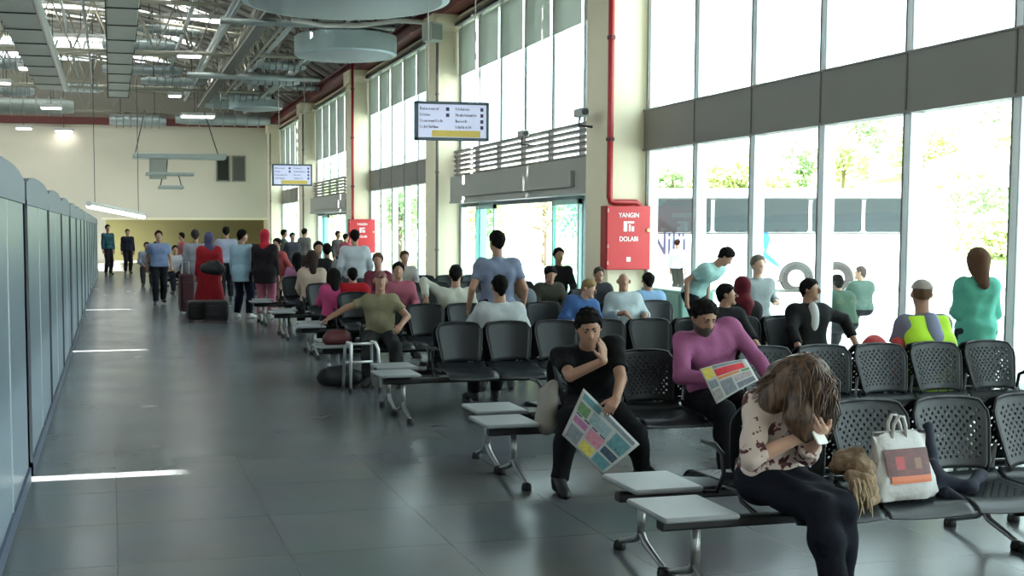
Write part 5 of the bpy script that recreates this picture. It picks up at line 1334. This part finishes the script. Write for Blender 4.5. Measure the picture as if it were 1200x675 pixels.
# dark jacket dropped on the next seat
jx = atY(1115, 565, 5.05).x
def at3(px, py, Y): p = atY(px, py, Y); return (p.x, p.y, p.z)
soft('jacket', [cone(at3(1092, 545, 5.12), at3(1100, 582, 5.05), .035, .035, .04), cone(at3(1098, 562, 5.1), at3(1140, 572, 5.0), .045, .028, .04), cone(at3(1135, 570, 5.0), at3(1150, 556, 5.08), .025, .03, .03), cone(at3(1110, 578, 4.98), at3(1128, 586, 4.92), .035, .02, .03), cone(at3(1088, 500, 5.28), at3(1092, 548, 5.15), .025, .035, .04)],
     M('navy_cloth', (.012, .015, .03), .85), 'crumpled dark navy jacket on the bench right of the white shopping bag', 'jacket', .009)
SCF = soft('scarf', [cone(at3(985, 545, 5.05), at3(1012, 548, 4.95), .05, .045, .04), cone(at3(1010, 545, 4.95), at3(1022, 585, 4.78), .045, .03, .03), cone(at3(1000, 560, 4.9), at3(1018, 592, 4.74), .04, .02, .03), cone(at3(990, 535, 5.1), at3(1006, 530, 5.05), .04, .03, .04)],
     M('beige_knit', (.26, .18, .11), .95, bump=(60, .9, .02), noise=(25, .5)), 'beige brown fringed scarf heaped beside the young woman', 'scarf', .008, (.008, 60))
rnd = random.Random(9)
for k in range(26):
    a_ = Vector(at3(rnd.uniform(1000, 1028), rnd.uniform(560, 588), rnd.uniform(4.70, 4.78)))-SCF.location
    MB().tube([a_, a_+Vector((.006, -.006, -.03)), a_+Vector((rnd.uniform(-.01, .02), -.01, -.075))], [.004, .004, .002], 4).build('fringe', M('beige_fringe', (.42, .32, .2), .9), SCF)
soft('shoulder_bag', [cone(at3(640, 462, 7.72), at3(640, 492, 7.66), .06, .075, .04), cone(at3(648, 452, 7.7), at3(640, 500, 7.62), .04, .06, .04)], M('beige_canvas', (.24, .22, .19), .9), 'beige grey cloth bag at the aisle side of the black T-shirt man', 'bag', .01)
soft('backpack', [cone((5.92, 8.36, .52), (5.92, 8.36, .80), .12, .10, .06), cone((6.12, 8.36, .50), (6.14, 8.36, .82), .08, .06, .05)], M('red_bag', (.40, .04, .04), .8, noise=(20, .6)), 'red bag standing on the seat behind the empty right-hand backrests', 'bag', .014)
t = empty('folded_newspaper', (3.14, 7.72, .455), .3); tag(t, 'folded white newspaper lying on the aisle seat beside the black T-shirt man', 'newspaper')
MB().rbox((0, 0, .008), (.20, .28, .014), .01).build('paper_fold', M('newsprint', (.6, .6, .6)), t); MB().bb(-.08, .08, -.12, -.05, .0155, .0165).build('printed_area', M('print_grey', (.2, .2, .22)), t)
soft('handbag', [cone((2.36, 13.32, .50), (2.56, 13.32, .50), .07, .07, .04), cone((2.38, 13.32, .56), (2.54, 13.32, .56), .04, .04, .04)], M('dark_red_leather', (.10, .015, .018), .5), 'dark red handbag on the side table beside the khaki man', 'handbag', .014)
# walking frame with a black bag at its feet
c = Vector((2.60, 12.62, 0)); t = empty('walking_frame', (c.x, c.y, 0), .15); tag(t, 'silver folding walking frame standing before the khaki man', 'walking frame')
for s in (-1, 1):
    MB().tube([(s*.17, .12, 0), (s*.155, .10, .45), (s*.14, .06, .52), (s*.14, -.06, .52), (s*.155, -.10, .45), (s*.17, -.12, 0)], .017, 8).build('side_frame', M('frame_silver', (.62, .62, .6), .3, .7), t, smooth=True)
MB().tube([(-.15, .06, .50), (.15, .06, .50)], .016, 8).tube([(-.155, .08, .3), (.155, .08, .3)], .014, 8).build('cross_bar', M('frame_silver', (.6, .6, .6)), t, smooth=True)
for s in (-1, 1):
    for q_ in (-.12, .12): MB().lathe([(.024, 0), (.026, .02), (.02, .04)], (s*.17, q_, 0), 10).build('rubber_foot', blk, t)
c = Vector((2.42, 12.92, 0))
soft('duffel_bag', [cone((c.x-.16, c.y+.02, .11), (c.x+.16, c.y+.02, .10), .10, .095, .04), cone((c.x-.1, c.y+.08, .16), (c.x+.1, c.y+.08, .16), .07, .07, .04)], M('black_bag', (.012, .012, .013), .6), 'black duffel bag on the floor at the foot of the walking frame', 'bag', .012)
def suitcase(px, py, w2, d2, h2, m, lab, rz=0, handle=True, soft_=False):
    c = G(px, py, 0); t = empty('suitcase', (c.x, c.y, 0), rz); tag(t, lab, 'suitcase')
    MB().rbox((0, 0, h2/2+.04), (w2, d2, h2), .06, axis=1).build('case_shell', m, t)
    MB().rbox((0, -d2/2-.012, h2/2+.04), (w2*.8, .03, h2*.55), .04, axis=1).build('front_pocket', m, t)
    if handle: MB().tube([(-w2*.25, d2*.3, h2), (-w2*.25, d2*.3, h2+.28), (w2*.25, d2*.3, h2+.28), (w2*.25, d2*.3, h2)], .012, 6).build('pull_handle', M('rod_grey', (.4, .4, .4)), t)
    for s in (-1, 1): MB().lathe([(.035, -.015), (.04, 0), (.035, .015)], (s*w2*.38, d2*.3, .04), 10, 'x').build('wheel', blk, t)
bc = M('black_case', (.012, .010, .012), .7)
suitcase(219, 367, .30, .24, .78, M('dark_maroon_case', (.05, .008, .014), .7), 'tall dark maroon suitcase at the left edge of the standing group', .2)
suitcase(233, 377, .42, .3, .36, bc, 'low black suitcase lying before the red dress, left one', .1, False)
suitcase(254, 378, .44, .3, .38, bc, 'low black suitcase before the red dress, right one', -.1, False)
b_ = G(247, 372, 0); bx_ = (b_.x, b_.y-.22)
soft('handbag', [cone((bx_[0]-.12, bx_[1], .98), (bx_[0]+.16, bx_[1], .96), .10, .12, .05), cone((bx_[0]-.02, bx_[1], 1.05), (bx_[0]+.1, bx_[1], 1.06), .08, .08, .05)], M('black_bag', (.01, .01, .01)), 'black handbag hanging at the back of the woman in the red dress', 'handbag', .02)
# low green cabinet by the window under the fire cabinet
c0 = atX(766, 390, 7.9)
t = empty('green_cabinet', (7.85, 15.7, 0)); tag(t, 'low pale green cabinet against the window right of the nearest column', 'cabinet')
MB().rbox((0, 0, .45), (.5, 1.3, .88), .03).build('cabinet_body', M('pale_green_panel', (.22, .42, .34), .45), t)
MB().bb(-.27, -.25, -.6, -.02, .08, .84).build('door', M('pale_green_door', (.26, .47, .39), .4), t); MB().bb(-.27, -.25, .02, .6, .08, .84).build('door', M('pale_green_door', (.26, .47, .39)), t)
